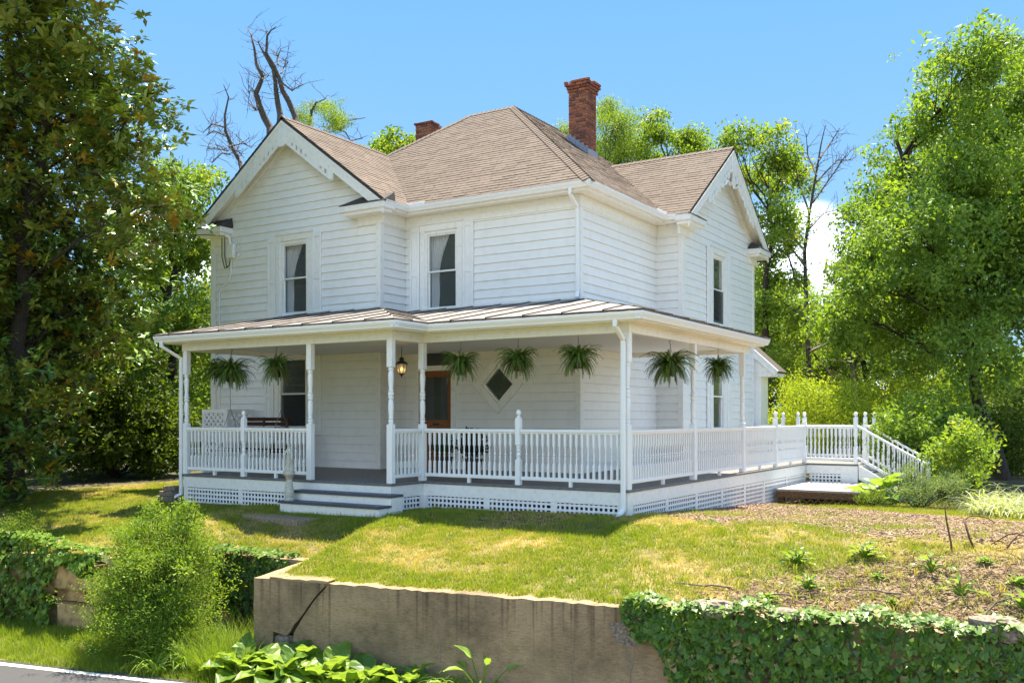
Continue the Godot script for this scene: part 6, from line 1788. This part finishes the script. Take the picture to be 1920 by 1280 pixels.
func build_lawn() -> void:
	var g := RandomNumberGenerator.new()
	g.seed = 301
	var places := []
	var tints := []
	var dry_noise := FastNoiseLite.new()
	dry_noise.seed = 77
	dry_noise.frequency = 0.3
	dry_noise.fractal_octaves = 4
	for i in 130000:
		var x := g.randf_range(-12.0, 9.5)
		var z := g.randf_range(1.0, 8.6)
		if x < -6.5: z = g.randf_range(-0.5, 8.6)
		if x > 3.0 and g.randf() < 0.3: z = g.randf_range(-7.5, 2.0)
		if z > front_edge(x) + 0.02: continue
		if x > -6.6 and x < -1.0 and z < Z1 + 0.05: continue
		if x >= -1.3 and x < 2.75 and z < Z2 + 0.05: continue
		if x > -3.4 and x < -1.0 and z < Z1 + 0.6: continue
		var p2 := Vector2(x, z) + Vector2(g.randfn(), g.randfn()) * 0.12
		var thin := 1.0
		if inside(p2, MULCH): thin = 0.06 if dry_noise.get_noise_2d(x * 3.0 + 50, z * 3.0) < 0.2 else 0.28
		elif inside(p2, WEEDS): thin = 0.13
		var dry := dry_noise.get_noise_2d(x * 1.0, z * 1.5) + 0.45 * dry_noise.get_noise_2d(x * 7.0, z * 7.0)
		if dry > 0.28: thin *= 0.45
		if z < Z1 + 0.5 and x > -7.2 and x < 2.8: thin *= 0.45
		if x < -7.0: thin *= 0.6
		if g.randf() > thin: continue
		var s := g.randf_range(0.55, 1.25) * (0.75 if dry > 0.15 else 1.0) * (1.6 if g.randf() < 0.04 else 1.0)
		places.append(Transform3D(Basis(Vector3.UP, g.randf() * TAU).scaled(Vector3(1.1, s, 1.1)), Vector3(x, ground_y(x, z) - 0.004, z)))
		var c := Color(0.14, 0.19, 0.02).lerp(Color(0.215, 0.245, 0.035), g.randf())
		c = c.lerp(Color(0.38, 0.3, 0.13), clampf(dry * 1.7 + 0.08 + g.randfn() * 0.25, 0, 1))
		tints.append(c)
	var o := scatter(self, "lawn_grass", blade_mesh(13, 0.062, 0.0062, 0.055, 0.75, 302), M.leaf, places, tints)
	tag(o, "short patchy green and straw-coloured lawn grass", "grass", "", "stuff")
	places = []
	tints = []
	for i in 5200:  # clover and broad weeds through the turf
		var x := g.randf_range(-10.0, 7.0)
		var z := g.randf_range(3.6, 8.2)
		if z > front_edge(x) - 0.05 or (x < XJ + 0.1 and x > -6.7 and z < Z1 + 0.7) or (x > XJ and x < 2.8 and z < Z2 + 0.1): continue
		if dry_noise.get_noise_2d(x * 4.0 + 90, z * 4.0) < 0.05 or inside(Vector2(x, z), WEEDS): continue
		places.append(Transform3D(Basis(Vector3.UP, g.randf() * TAU).scaled(Vector3(1, 0.5, 1) * g.randf_range(0.5, 1.3)), Vector3(x, ground_y(x, z) + 0.025, z)))
		tints.append(Color(0.07, 0.13, 0.012).lerp(Color(0.15, 0.21, 0.03), g.randf()))
	tag(scatter(self, "lawn_clover", cluster_mesh(9, 0.05, 0.03, 0.024, Color(1, 1, 1), 305), M.leaf, places, tints), "clover and low broad-leaved weeds through the lawn", "clover", "", "stuff")
	# wood chips on the mulched bed
	places = []
	tints = []
	for i in 42000:
		var x := g.randf_range(2.6, 10.5)
		var z := g.randf_range(-4.0, 7.2)
		var p2 := Vector2(x, z) + Vector2(g.randfn(), g.randfn()) * 0.15
		var ok := inside(p2, MULCH)
		if not ok and inside(p2, WEEDS) and g.randf() < 0.6: ok = true
		if not ok or z > front_edge(x): continue
		var s := g.randf_range(0.6, 1.7)
		places.append(Transform3D(Basis(Vector3.UP, g.randf() * TAU) * Basis(Vector3.RIGHT, g.randfn() * 0.35) * Basis(Vector3.FORWARD, g.randfn() * 0.3).scaled(Vector3(s, 1, g.randf_range(0.6, 1.3))), Vector3(x, ground_y(x, z) + g.randf() * 0.012, z)))
		var t := g.randf_range(0.55, 1.25)
		tints.append(Color(0.33 * t, 0.225 * t, 0.16 * t).lerp(Color(0.22 * t, 0.13 * t, 0.08 * t), g.randf() * 0.6))
	var chip := MB.new()
	chip.obox(Transform3D(), Vector3(0.05, 0.006, 0.016))
	tag(scatter(self, "wood_mulch", chip.mesh(), M.chip, places, tints), "pinkish brown shredded wood mulch along the porch", "mulch", "", "stuff")
	# leaf litter at the foot of the porch and under the magnolia
	places = []
	tints = []
	for i in 2600:
		var x := g.randf_range(-12.0, 3.0)
		var z := g.randf_range(3.4, 5.4) if x > -7.0 else g.randf_range(1.0, 7.5)
		if g.randf() < 0.55: z = (Z1 if x < XJ else Z2) + absf(g.randfn()) * 0.16 + 0.02
		if z > front_edge(x) or (x > -6.6 and x < XJ and z < Z1) or (x > XJ and z < Z2): continue
		if x > -3.45 and x < -1.0 and z < Z1 + 0.62: continue
		places.append(Transform3D(Basis(Vector3.UP, g.randf() * TAU).scaled(Vector3(1, 0.3, 1) * g.randf_range(0.5, 1.2)), Vector3(x, ground_y(x, z) + 0.015, z)))
		tints.append(Color(0.2, 0.1, 0.04).lerp(Color(0.36, 0.24, 0.12), g.randf()))
	tag(scatter(self, "leaf_litter", cluster_mesh(1, 0.01, 0.07, 0.035, Color(1, 1, 1), 303), M.chip, places, tints), "dry brown fallen leaves strewn along the porch foot and under the magnolia", "leaf litter", "", "stuff")
	# verge before the walls
	places = []
	tints = []
	for i in 30000:
		var x := g.randf_range(-12.0, 9.0)
		var z := g.randf_range(6.6, 10.8)
		var wallz := 7.92 - 0.139 * (x + 4.04) if x < -4.0 else (7.85 - 0.175 * x + 0.12 if x > -0.4 else 6.7)
		if z < wallz or z > road_z(x) + 0.03: continue
		places.append(Transform3D(Basis(Vector3.UP, g.randf() * TAU).scaled(Vector3(1, g.randf_range(0.7, 1.8), 1)), Vector3(x, low_y(x, z) - 0.03, z)))
		tints.append(Color(0.1, 0.16, 0.012).lerp(Color(0.19, 0.23, 0.03), g.randf()))
	tag(scatter(self, "verge_grass", blade_mesh(12, 0.1, 0.008, 0.07, 0.9, 304), M.leaf, places, tints), "bright green grass verge along the road edge", "grass", "", "stuff")

func heart_leaf() -> Mesh:
	var mb := MB.new()
	var p := [Vector3(0, 0, 0), Vector3(0.5, 0.22, 0.06), Vector3(0.42, -0.3, 0.02), Vector3(0, -0.85, -0.1), Vector3(-0.42, -0.3, 0.02), Vector3(-0.5, 0.22, 0.06)]
	for k in range(1, 5): mb.face([p[0], p[k], p[k + 1]], Vector3.BACK)
	return mb.mesh()

# Ivy hung on a wall face: leaves shingle over one another, the largest as parts, the rest as one mass.
func ivy(label: String, path: Array, top_fn: Callable, bottom_fn: Callable, n: int, sd: int, bulge: float, tone: Array) -> void:
	var g := RandomNumberGenerator.new()
	g.seed = sd
	var nz := FastNoiseLite.new()
	nz.seed = sd
	nz.frequency = 1.3
	var a: Vector3 = path[0]
	var b: Vector3 = path[1]
	var dir := (b - a).normalized()
	var out := dir.cross(Vector3.UP)
	var lng := a.distance_to(b)
	var t := thing("ivy", label, "ivy", Vector3((a.x + b.x) / 2, -2.2, (a.z + b.z) / 2))
	var mesh := heart_leaf()
	var places := []
	var tints := []
	for i in n:
		var u := g.randf()
		var v := g.randf()
		var s := u * lng
		var hi: float = top_fn.call(u)
		var lo: float = bottom_fn.call(u)
		if hi - lo < 0.05: continue
		var y := lerpf(lo, hi, v)
		var depth := bulge * (0.35 + 0.65 * sin(PI * pow(v, 0.7))) * (0.7 + 1.1 * nz.get_noise_2d(s * 1.2, y * 1.6)) * (0.5 + 0.5 * g.randf())
		var p := a + dir * s + out * depth
		p.y = y
		var tilt := -0.35 + g.randfn() * 0.35
		if g.randf() < 0.17:  # over the top onto the lawn edge
			p = a + dir * s - out * g.randf_range(-0.12, 0.28)
			p.y = maxf(hi, -1.0) + g.randf_range(0.02, 0.1)
			tilt = -1.25 + g.randfn() * 0.3
		var bs := Basis(dir, Vector3.UP, out) * Basis(Vector3.UP, g.randfn() * 0.45) * Basis(Vector3.RIGHT, tilt) * Basis(Vector3.BACK, g.randfn() * 0.5)
		places.append(Transform3D(bs.scaled_local(Vector3.ONE * lerpf(0.035, 0.105, pow(g.randf(), 1.3))), p))
		tints.append(tone[0].lerp(tone[1], g.randf()) if g.randf() > 0.025 else Color(0.2, 0.13, 0.05))
	var mats := []
	for k in 4:
		var m: StandardMaterial3D = M.vine.duplicate()
		m.vertex_color_use_as_albedo = false
		var c: Color = tone[0].lerp(tone[1], k / 3.0)
		m.albedo_color = lin(c.r, c.g, c.b)
		mats.append(m)
	var rest := []
	var rtint := []
	for i in places.size():
		if i < 200:
			var o := part(t, "leaf", mesh, mats[i % 4])
			o.transform = Transform3D(places[i].basis, places[i].origin + o.position)
		else:
			rest.append(places[i])
			rtint.append(tints[i])
	scatter(t, "leaf_mass", mesh, M.vine, rest, rtint).set_meta("kind", "stuff")
	var st := MB.new()
	for i in 14:
		var u := (i + 0.5) / 14.0
		var lo: float = bottom_fn.call(u)
		var hi: float = top_fn.call(u)
		if hi - lo < 0.2: continue
		st.tube(wander(a + dir * u * lng + Vector3(0, lo - a.y, 0) + out * 0.03, a + dir * (u * lng + g.randfn() * 0.3) + Vector3(0, hi - a.y, 0) + out * 0.04, 5, 0.04, g), taper(6, 0.014, 0.006), 5)
	part(t, "vine_stem", st, M.bark)

func big_leaf(l: float, w: float, wave: float, sd: int, ribs := 7) -> Mesh:  # a broad leaf with a keel and a wavy rim, growing along +z
	var g := RandomNumberGenerator.new()
	g.seed = sd
	var mb := MB.new()
	var rows := 9
	var pt := func(i: int, s: float) -> Vector3:
		var f := i / float(rows)
		var ww := w * sin(PI * pow(f, 0.62)) * 0.5
		var ripple := wave * sin(f * ribs * 2.0 + s * 2.0) * absf(s)
		return Vector3(s * ww, 0.12 * l * absf(s) * sin(PI * f) + ripple - 0.32 * l * f * f, l * f)
	for i in rows:
		for s in [-1.0, -0.5, 0.0, 0.5]:
			var t := 0.9 + 0.2 * g.randf()
			mb.col = Color(t, t, t)
			mb.face([pt.call(i, s), pt.call(i, s + 0.5), pt.call(i + 1, s + 0.5), pt.call(i + 1, s)], Vector3.UP)
	return mb.mesh()

func rosette(called: String, label: String, at: Vector3, n: int, l: float, w: float, tone: Array, sd: int, category := "plant", wave := 0.02, group := "", stalk := 0.4) -> void:
	var g := RandomNumberGenerator.new()
	g.seed = sd
	var t := thing(called, label, category, at, group)
	var meshes := [big_leaf(l, w, wave, sd), big_leaf(l * 0.85, w * 0.9, wave, sd + 1), big_leaf(l * 0.7, w * 0.8, wave, sd + 2)]
	var mats := []
	for k in 3:
		var m: StandardMaterial3D = M.big.duplicate()
		m.vertex_color_use_as_albedo = false
		var c: Color = tone[0].lerp(tone[1], k / 2.0)
		m.albedo_color = lin(c.r, c.g, c.b)
		m.roughness = 0.42
		mats.append(m)
	var st := MB.new()
	for i in n:
		var a := TAU * i * 0.382 + g.randf() * 0.4
		var f := i / float(n)
		var d := Vector3(cos(a), 0, sin(a))
		var tip := at + d * l * lerpf(0.9, 0.15, f) * stalk * 1.6 + Vector3(0, l * stalk * lerpf(0.5, 1.5, f), 0)
		st.tube([at, at.lerp(tip, 0.6) + Vector3(0, 0.03, 0), tip], [0.012, 0.01, 0.007], 5)
		var o := part(t, "leaf", meshes[i % 3], mats[g.randi() % 3])
		o.transform = Transform3D(Basis(Vector3.UP, -a + PI / 2) * Basis(Vector3.RIGHT, -lerpf(0.15, 0.8, f) + g.randfn() * 0.15) * Basis(Vector3.BACK, g.randfn() * 0.3), tip + o.position)
	part(t, "stalks", st, mats[0])

func clump(called: String, label: String, at: Vector3, mesh: Mesh, count: int, r: float, tone: Array, sd: int, category: String, group := "") -> void:
	var g := RandomNumberGenerator.new()
	g.seed = sd
	var t := thing(called, label, category, at, group)
	var places := []
	var tints := []
	for i in count:
		var a := g.randf() * TAU
		var d := sqrt(g.randf()) * r
		var p := at + Vector3(cos(a) * d, 0, sin(a) * d)
		places.append(Transform3D(Basis(Vector3(cos(a + PI / 2), 0, sin(a + PI / 2)), -0.35 * d / r) * Basis(Vector3.UP, g.randf() * TAU).scaled(Vector3.ONE * g.randf_range(0.7, 1.15)), p))
		tints.append(tone[0].lerp(tone[1], g.randf()))
	scatter(t, "blades", mesh, M.leaf, places, tints)

func feathery(called: String, label: String, at: Vector3, lobes: Array, tone: Array, per: float, sd: int, category := "shrub", size := 1.0) -> void:
	var g := RandomNumberGenerator.new()
	g.seed = sd
	var t := thing(called, label, category, at)
	var st := MB.new()
	for l in lobes:
		for i in 6:
			var c := Vector3(l[0], l[1], l[2])
			var d := Vector3(g.randfn(), absf(g.randfn()) + 0.4, g.randfn()).normalized()
			st.tube(wander(at, c + d * l[3] * 0.8, 4, 0.05, g), taper(5, 0.014, 0.003), 4, false)
	part(t, "stems", st, M.bark)
	crown(t, lobes, cluster_mesh(34, 0.13, 0.045, 0.016, Color(1, 1, 1), sd + 5), M.leaf, per, -0.35, tone, sd + 1, false, size, "foliage")

func build_plants() -> void:
	var green := [Color(0.05, 0.1, 0.012), Color(0.1, 0.165, 0.02)]
	ivy("glossy ivy sheet spilling over the right part of the cracked wall", [Vector3(4.35, -1.0, 7.16), Vector3(11.5, -1.0, 5.9)], func(u: float) -> float: return -0.96 + 0.07 * sin(u * 23.0) * sin(u * 57.0), func(u: float) -> float: return -0.98 - 1.35 * clampf(u * 7.0 + 0.1 * sin(u * 90.0), 0, 1), 11500, 401, 0.16, [Color(0.025, 0.06, 0.006), Color(0.085, 0.14, 0.013)])
	ivy("thick ivy covering the ochre block wall on the left", [Vector3(-12.0, -1.0, 9.06), Vector3(-3.85, -1.0, 7.93)], func(u: float) -> float: return -0.86 + 0.1 * sin(u * 11.0), func(u: float) -> float: return -2.15 if u < 0.885 else -1.15 - 0.12 * sin(u * 60.0), 13000, 402, 0.34, [Color(0.035, 0.075, 0.008), Color(0.105, 0.165, 0.016)])
	ivy("ivy trailing down the short wall at the back of the gap", [Vector3(-2.9, -1.0, 6.7), Vector3(-1.25, -1.0, 6.7)], func(u: float) -> float: return -0.97, func(u: float) -> float: return -2.0 + 0.25 * sin(u * 9.0), 1900, 403, 0.12, [Color(0.03, 0.065, 0.01), Color(0.08, 0.13, 0.016)])
	# the feathery bush in the gap
	feathery("privet_bush", "large feathery light green bush growing in the gap between the walls", Vector3(-2.35, -2.15, 8.25), [[-2.4, -1.25, 8.2, 0.66], [-2.85, -1.05, 8.15, 0.5], [-2.0, -0.95, 8.1, 0.55], [-2.25, -0.62, 8.1, 0.5], [-1.85, -1.4, 8.2, 0.46], [-2.95, -1.45, 8.2, 0.42], [-1.95, -0.3, 8.0, 0.26], [-1.75, -0.15, 8.0, 0.14], [-2.45, -0.2, 8.05, 0.13], [-2.75, -0.5, 8.05, 0.22], [-2.3, -1.75, 8.35, 0.62], [-1.85, -1.85, 8.3, 0.4], [-2.8, -1.85, 8.3, 0.4], [-1.7, -0.75, 8.05, 0.35]], [Color(0.09, 0.16, 0.016), Color(0.2, 0.27, 0.035)], 900.0, 411)
	feathery("privet_bush", "leafy green bush at the far left edge above the ivy", Vector3(-6.1, -1.0, 8.0), [[-6.3, -0.65, 8.0, 0.4], [-6.7, -0.6, 8.1, 0.45], [-5.95, -0.8, 8.0, 0.3]], [Color(0.06, 0.11, 0.012), Color(0.15, 0.2, 0.02)], 560.0, 413)
	clump("tall_grass", "tall uncut seeding grass clump at the broken end of the wall", Vector3(-0.95, -2.2, 8.05), blade_mesh(16, 0.62, 0.011, 0.06, 0.35, 421, 4), 190, 0.5, [Color(0.09, 0.15, 0.012), Color(0.2, 0.26, 0.035)], 422, "grass")
	clump("day_lily", "arching strap-leaved day lily clump beside the tall grass", Vector3(-1.55, -2.18, 8.55), blade_mesh(11, 0.55, 0.024, 0.05, 0.95, 423, 5), 26, 0.3, [Color(0.11, 0.19, 0.02), Color(0.2, 0.28, 0.04)], 424, "plant", "strap-leaved plants")
	clump("day_lily", "arching strap-leaved plant at the wall foot right of the large leaves", Vector3(2.35, -2.15, 7.75), blade_mesh(11, 0.5, 0.022, 0.05, 0.95, 425, 5), 16, 0.22, [Color(0.11, 0.19, 0.02), Color(0.2, 0.28, 0.04)], 426, "plant", "strap-leaved plants")
	var bu := [Color(0.06, 0.12, 0.012), Color(0.13, 0.2, 0.022)]
	var spots := [[-0.35, 8.38, 15, 0.42, "burdock with broad wavy leaves nearest the tall grass"], [0.25, 8.3, 16, 0.46, "second burdock from the tall grass, spreading towards the road"], [0.85, 8.15, 16, 0.45, "large wavy-leaved burdock in the middle of the row"], [1.4, 8.05, 14, 0.42, "fourth burdock from the tall grass, near the strap-leaved plant"], [0.3, 7.95, 9, 0.5, "dark burdock standing tight against the cracked wall"], [1.85, 7.85, 11, 0.36, "rightmost and smallest of the wavy-leaved burdocks"]]
	for i in spots.size():
		var s: Array = spots[i]
		rosette("burdock", s[4], Vector3(s[0], low_y(s[0], s[1]) - 0.02, s[1]), s[2], s[3], s[3] * 0.78, bu, 430 + i * 5, "plant", 0.022, "burdocks at the wall foot")
	rosette("milkweed", "upright broad-leaved weed standing against the wall right of the burdocks", Vector3(2.75, -2.15, 7.6), 10, 0.26, 0.1, [Color(0.13, 0.22, 0.02), Color(0.2, 0.3, 0.04)], 461, "plant", 0.004, "", 1.3)
	rosette("hosta", "hosta with large ribbed leaves beside the low platform", Vector3(4.85, -0.82, -4.75), 22, 0.5, 0.34, [Color(0.08, 0.16, 0.02), Color(0.17, 0.26, 0.03)], 465, "plant", 0.008, "", 0.7)
	feathery("lavender_cotton", "rounded grey-green feathery shrub at the foot of the side stairs", Vector3(5.5, -0.85, -4.7), [[5.3, -0.45, -4.6, 0.5], [5.8, -0.42, -4.8, 0.55], [6.2, -0.5, -4.6, 0.45], [5.5, -0.2, -4.9, 0.35]], [Color(0.09, 0.14, 0.06), Color(0.17, 0.22, 0.1)], 520.0, 471)
	feathery("low_shrub", "small green shrub under the front edge of the low platform", Vector3(4.75, -0.8, -3.85), [[4.75, -0.6, -3.85, 0.3], [5.1, -0.65, -3.8, 0.25]], [Color(0.07, 0.12, 0.015), Color(0.15, 0.2, 0.03)], 700.0, 475)
	clump("ribbon_grass", "tall white-striped ribbon grass clump at the right edge", Vector3(7.35, -0.68, -2.3), blade_mesh(9, 0.95, 0.03, 0.05, 0.75, 481, 6), 62, 0.5, [Color(0.22, 0.26, 0.14), Color(0.38, 0.4, 0.28)], 482, "ornamental grass")
	# weeds on the cleared bank, each a small rosette
	var g := RandomNumberGenerator.new()
	g.seed = 501
	var wl := ["broad-leaved weed nearest the capstones on the cleared bank", "weed beside the ivy edge on the cleared bank", "weed in the middle of the cleared bank", "tall weed before the tangle of dead vines", "weed just left of the dead vines", "weed close to the lawn edge of the cleared bank", "leafy weed at the far right of the cleared bank", "weed by the upper edge of the cleared bank", "weed at the lower right corner of the lawn", "yellowing weed between two green ones on the bank", "weed in front of the dead vines", "weed near the mulch edge on the right"]
	for i in wl.size():
		var x := 5.6 + 0.27 * i + g.randf_range(-0.15, 0.15)
		var z := lerpf(front_edge(x) - 0.25, 4.7, fposmod(i * 0.618, 1.0))
		rosette("bank_weed", wl[i], Vector3(x, ground_y(x, z), z), 8 + g.randi() % 12, g.randf_range(0.05, 0.16), g.randf_range(0.03, 0.08), [Color(0.06, 0.12, 0.012), Color(0.13, 0.18, 0.02)], 510 + i * 3, "weed", 0.005, "weeds on the cleared bank", 0.7)
	var sprigs := blade_mesh(7, 0.16, 0.014, 0.05, 1.0, 541, 3)
	var places := []
	var tints := []
	for i in 500:
		var x := g.randf_range(4.6, 10.5)
		var z := g.randf_range(4.2, 7.0)
		if z > front_edge(x) or not inside(Vector2(x, z) + Vector2(g.randfn(), g.randfn()) * 0.3, WEEDS): continue
		places.append(Transform3D(Basis(Vector3.UP, g.randf() * TAU).scaled(Vector3.ONE * g.randf_range(0.5, 1.2)), Vector3(x, ground_y(x, z), z)))
		tints.append(Color(0.1, 0.16, 0.012).lerp(Color(0.3, 0.25, 0.08), g.randf()))
	tag(scatter(self, "weed_sprigs", sprigs, M.leaf, places, tints), "scattered thin green and yellow sprigs over the cleared bank", "weeds", "", "stuff")
	places = []
	tints = []
	for i in 9000:
		var x := g.randf_range(4.4, 11.0)
		var z := g.randf_range(3.6, 7.2)
		if z > front_edge(x) or not inside(Vector2(x, z) + Vector2(g.randfn(), g.randfn()) * 0.25, WEEDS): continue
		places.append(Transform3D(Basis(Vector3.UP, g.randf() * TAU) * Basis(Vector3.FORWARD, g.randfn() * 0.25).scaled(Vector3(g.randf_range(0.4, 1.6), 1, 1)), Vector3(x, ground_y(x, z) + 0.01 + g.randf() * 0.02, z)))
		var k := g.randf_range(0.6, 1.2)
		tints.append(Color(0.42 * k, 0.3 * k, 0.17 * k).lerp(Color(0.2 * k, 0.12 * k, 0.07 * k), g.randf()))
	var straw := MB.new()
	straw.obox(Transform3D(), Vector3(0.14, 0.005, 0.006))
	tag(scatter(self, "dry_straw", straw.mesh(), M.chip, places, tints), "dry stalks and straw strewn over the cleared bank", "straw", "", "stuff")
	# dead vines heaped at the right edge
	var t := thing("dead_vines", "tangle of thick dead brown vines heaped at the right edge", "vines", Vector3(8.2, -0.55, 4.4))
	for i in 11:
		var mb := MB.new()
		var a := Vector3(7.6 + g.randf() * 1.2, -0.55, 4.2 + g.randf() * 0.7)
		var pts := [a]
		var d := Vector3(g.randfn(), 1.2, g.randfn() * 0.5).normalized()
		for k in 8:
			pts.append(pts[-1] + d * 0.13)
			d = (d + Vector3(g.randfn() * 0.35, -0.28, g.randfn() * 0.35)).normalized()
			if pts[-1].y < -0.58: d.y = absf(d.y) * 0.3
		mb.tube(pts, taper(9, g.randf_range(0.012, 0.024), 0.006), 6)
		part(t, "vine", mb, M.timber)
	var sk := MB.new()
	sk.tube([Vector3(7.35, -0.55, 4.5), Vector3(7.33, -0.35, 4.5), Vector3(7.28, -0.1, 4.48), Vector3(7.26, 0.06, 4.46)], [0.014, 0.012, 0.01, 0.005], 6)
	part(t, "upright_stick", sk, M.timber)
	var sl := ["dry stick lying at the left end of the cleared bank by the lawn", "dry stick lying over the ivy edge below the bank weeds", "pale stick lying in the middle of the cleared bank", "dry stick lying just before the dead vines", "dry stick lying near the right end of the wall edge"]
	for i in 5:
		var mb := MB.new()
		var x := 5.2 + i * 0.8 + g.randf() * 0.3
		var z := front_edge(x) - 0.1 - g.randf() * 0.9
		var p := Vector3(x, ground_y(x, z) + 0.03, z)
		var d := Vector3(g.randfn(), 0.03, g.randfn() * 0.5).normalized() * g.randf_range(0.3, 0.7)
		mb.tube(wander(p, p + d, 4, 0.02, g), taper(5, 0.014, 0.006), 5)
		tag(part(self, "fallen_stick", mb, M.dead), sl[i], "stick", "sticks on the cleared bank")

# ---------------------------------------------------------------- camera, sky, sun
func sky_cover() -> ImageTexture:
	var w := 2048
	var h := 1024
	var im := Image.create(w, h, false, Image.FORMAT_RGBA8)
	var nz := FastNoiseLite.new()
	nz.seed = CLOUD_SEED
	nz.frequency = 0.5
	nz.fractal_octaves = 6
	for j in h / 2:
		var el := (0.5 - (j + 0.5) / h) * PI
		for i in w:
			var az := ((i + 0.5) / w - 0.5) * TAU
			var d := Vector3(-sin(az) * cos(el), sin(el), cos(az) * cos(el))
			var k := 1.0 / (d.y + 0.12)
			var n := nz.get_noise_3d(d.x * k * 1.1, d.z * k * 1.1, d.y * 3.0)
			var a := smoothstep(0.1, 0.2, n)
			im.set_pixel(i, j, Color.from_hsv(0, 0, clampf(0.72 + 0.5 * (n - 0.1) * 2.0, 0, 1), a * clampf(el / 0.03, 0, 1)))
	return ImageTexture.create_from_image(im)

const CLOUD_SEED := 575

func _ready() -> void:
	# camera: level, lens shifted up
	var cam := Camera3D.new()
	cam.name = "camera"
	cam.projection = Camera3D.PROJECTION_FRUSTUM
	cam.near = 0.1
	cam.far = 400.0
	cam.keep_aspect = Camera3D.KEEP_HEIGHT
	cam.size = 2.0 * 640.0 / 1770.5 * cam.near
	cam.frustum_offset = Vector2(0, 142.5 / 1770.5 * cam.near)
	cam.position = Vector3(8.8475, 1.114, 16.6746)
	cam.rotation = Vector3(0, 0.5594, 0)
	add_child(cam)
	cam.current = true
	# sky and sun
	var env := Environment.new()
	env.background_mode = Environment.BG_SKY
	var sm := ProceduralSkyMaterial.new()
	sm.sky_top_color = lin(0.05, 0.145, 0.31)
	sm.sky_horizon_color = lin(0.17, 0.262, 0.335)
	sm.sky_curve = 0.16
	sm.ground_bottom_color = lin(0.1, 0.11, 0.05)
	sm.ground_horizon_color = lin(0.14, 0.16, 0.09)
	sm.sky_cover = sky_cover()
	sm.sky_cover_modulate = Color(1, 1, 1, 0.8)
	sm.sun_angle_max = 4.0
	var sky := Sky.new()
	sky.sky_material = sm
	env.sky = sky
	env.tonemap_mode = Environment.TONE_MAPPER_LINEAR
	env.tonemap_exposure = 3.6
	env.sdfgi_enabled = true
	env.ssao_enabled = true
	env.ssil_enabled = true
	var we := WorldEnvironment.new()
	we.name = "environment"
	we.environment = env
	add_child(we)
	var sun := DirectionalLight3D.new()
	sun.name = "sun"
	sun.light_color = Color(1.0, 0.955, 0.88)
	sun.light_energy = 1.6
	sun.light_angular_distance = 0.53
	sun.shadow_enabled = true
	add_child(sun)
	sun.look_at_from_position(Vector3.ZERO, Vector3(-0.01, -2.8, 1.0), Vector3.UP)
	rng.seed = 20240507
	make_materials()
	build_ground()
	build_walls()
	build_house()
	build_porch()
	build_porch_things()
	if DETAIL > 0:
		build_trees()
		build_lawn()
		build_plants()

const DETAIL := 1
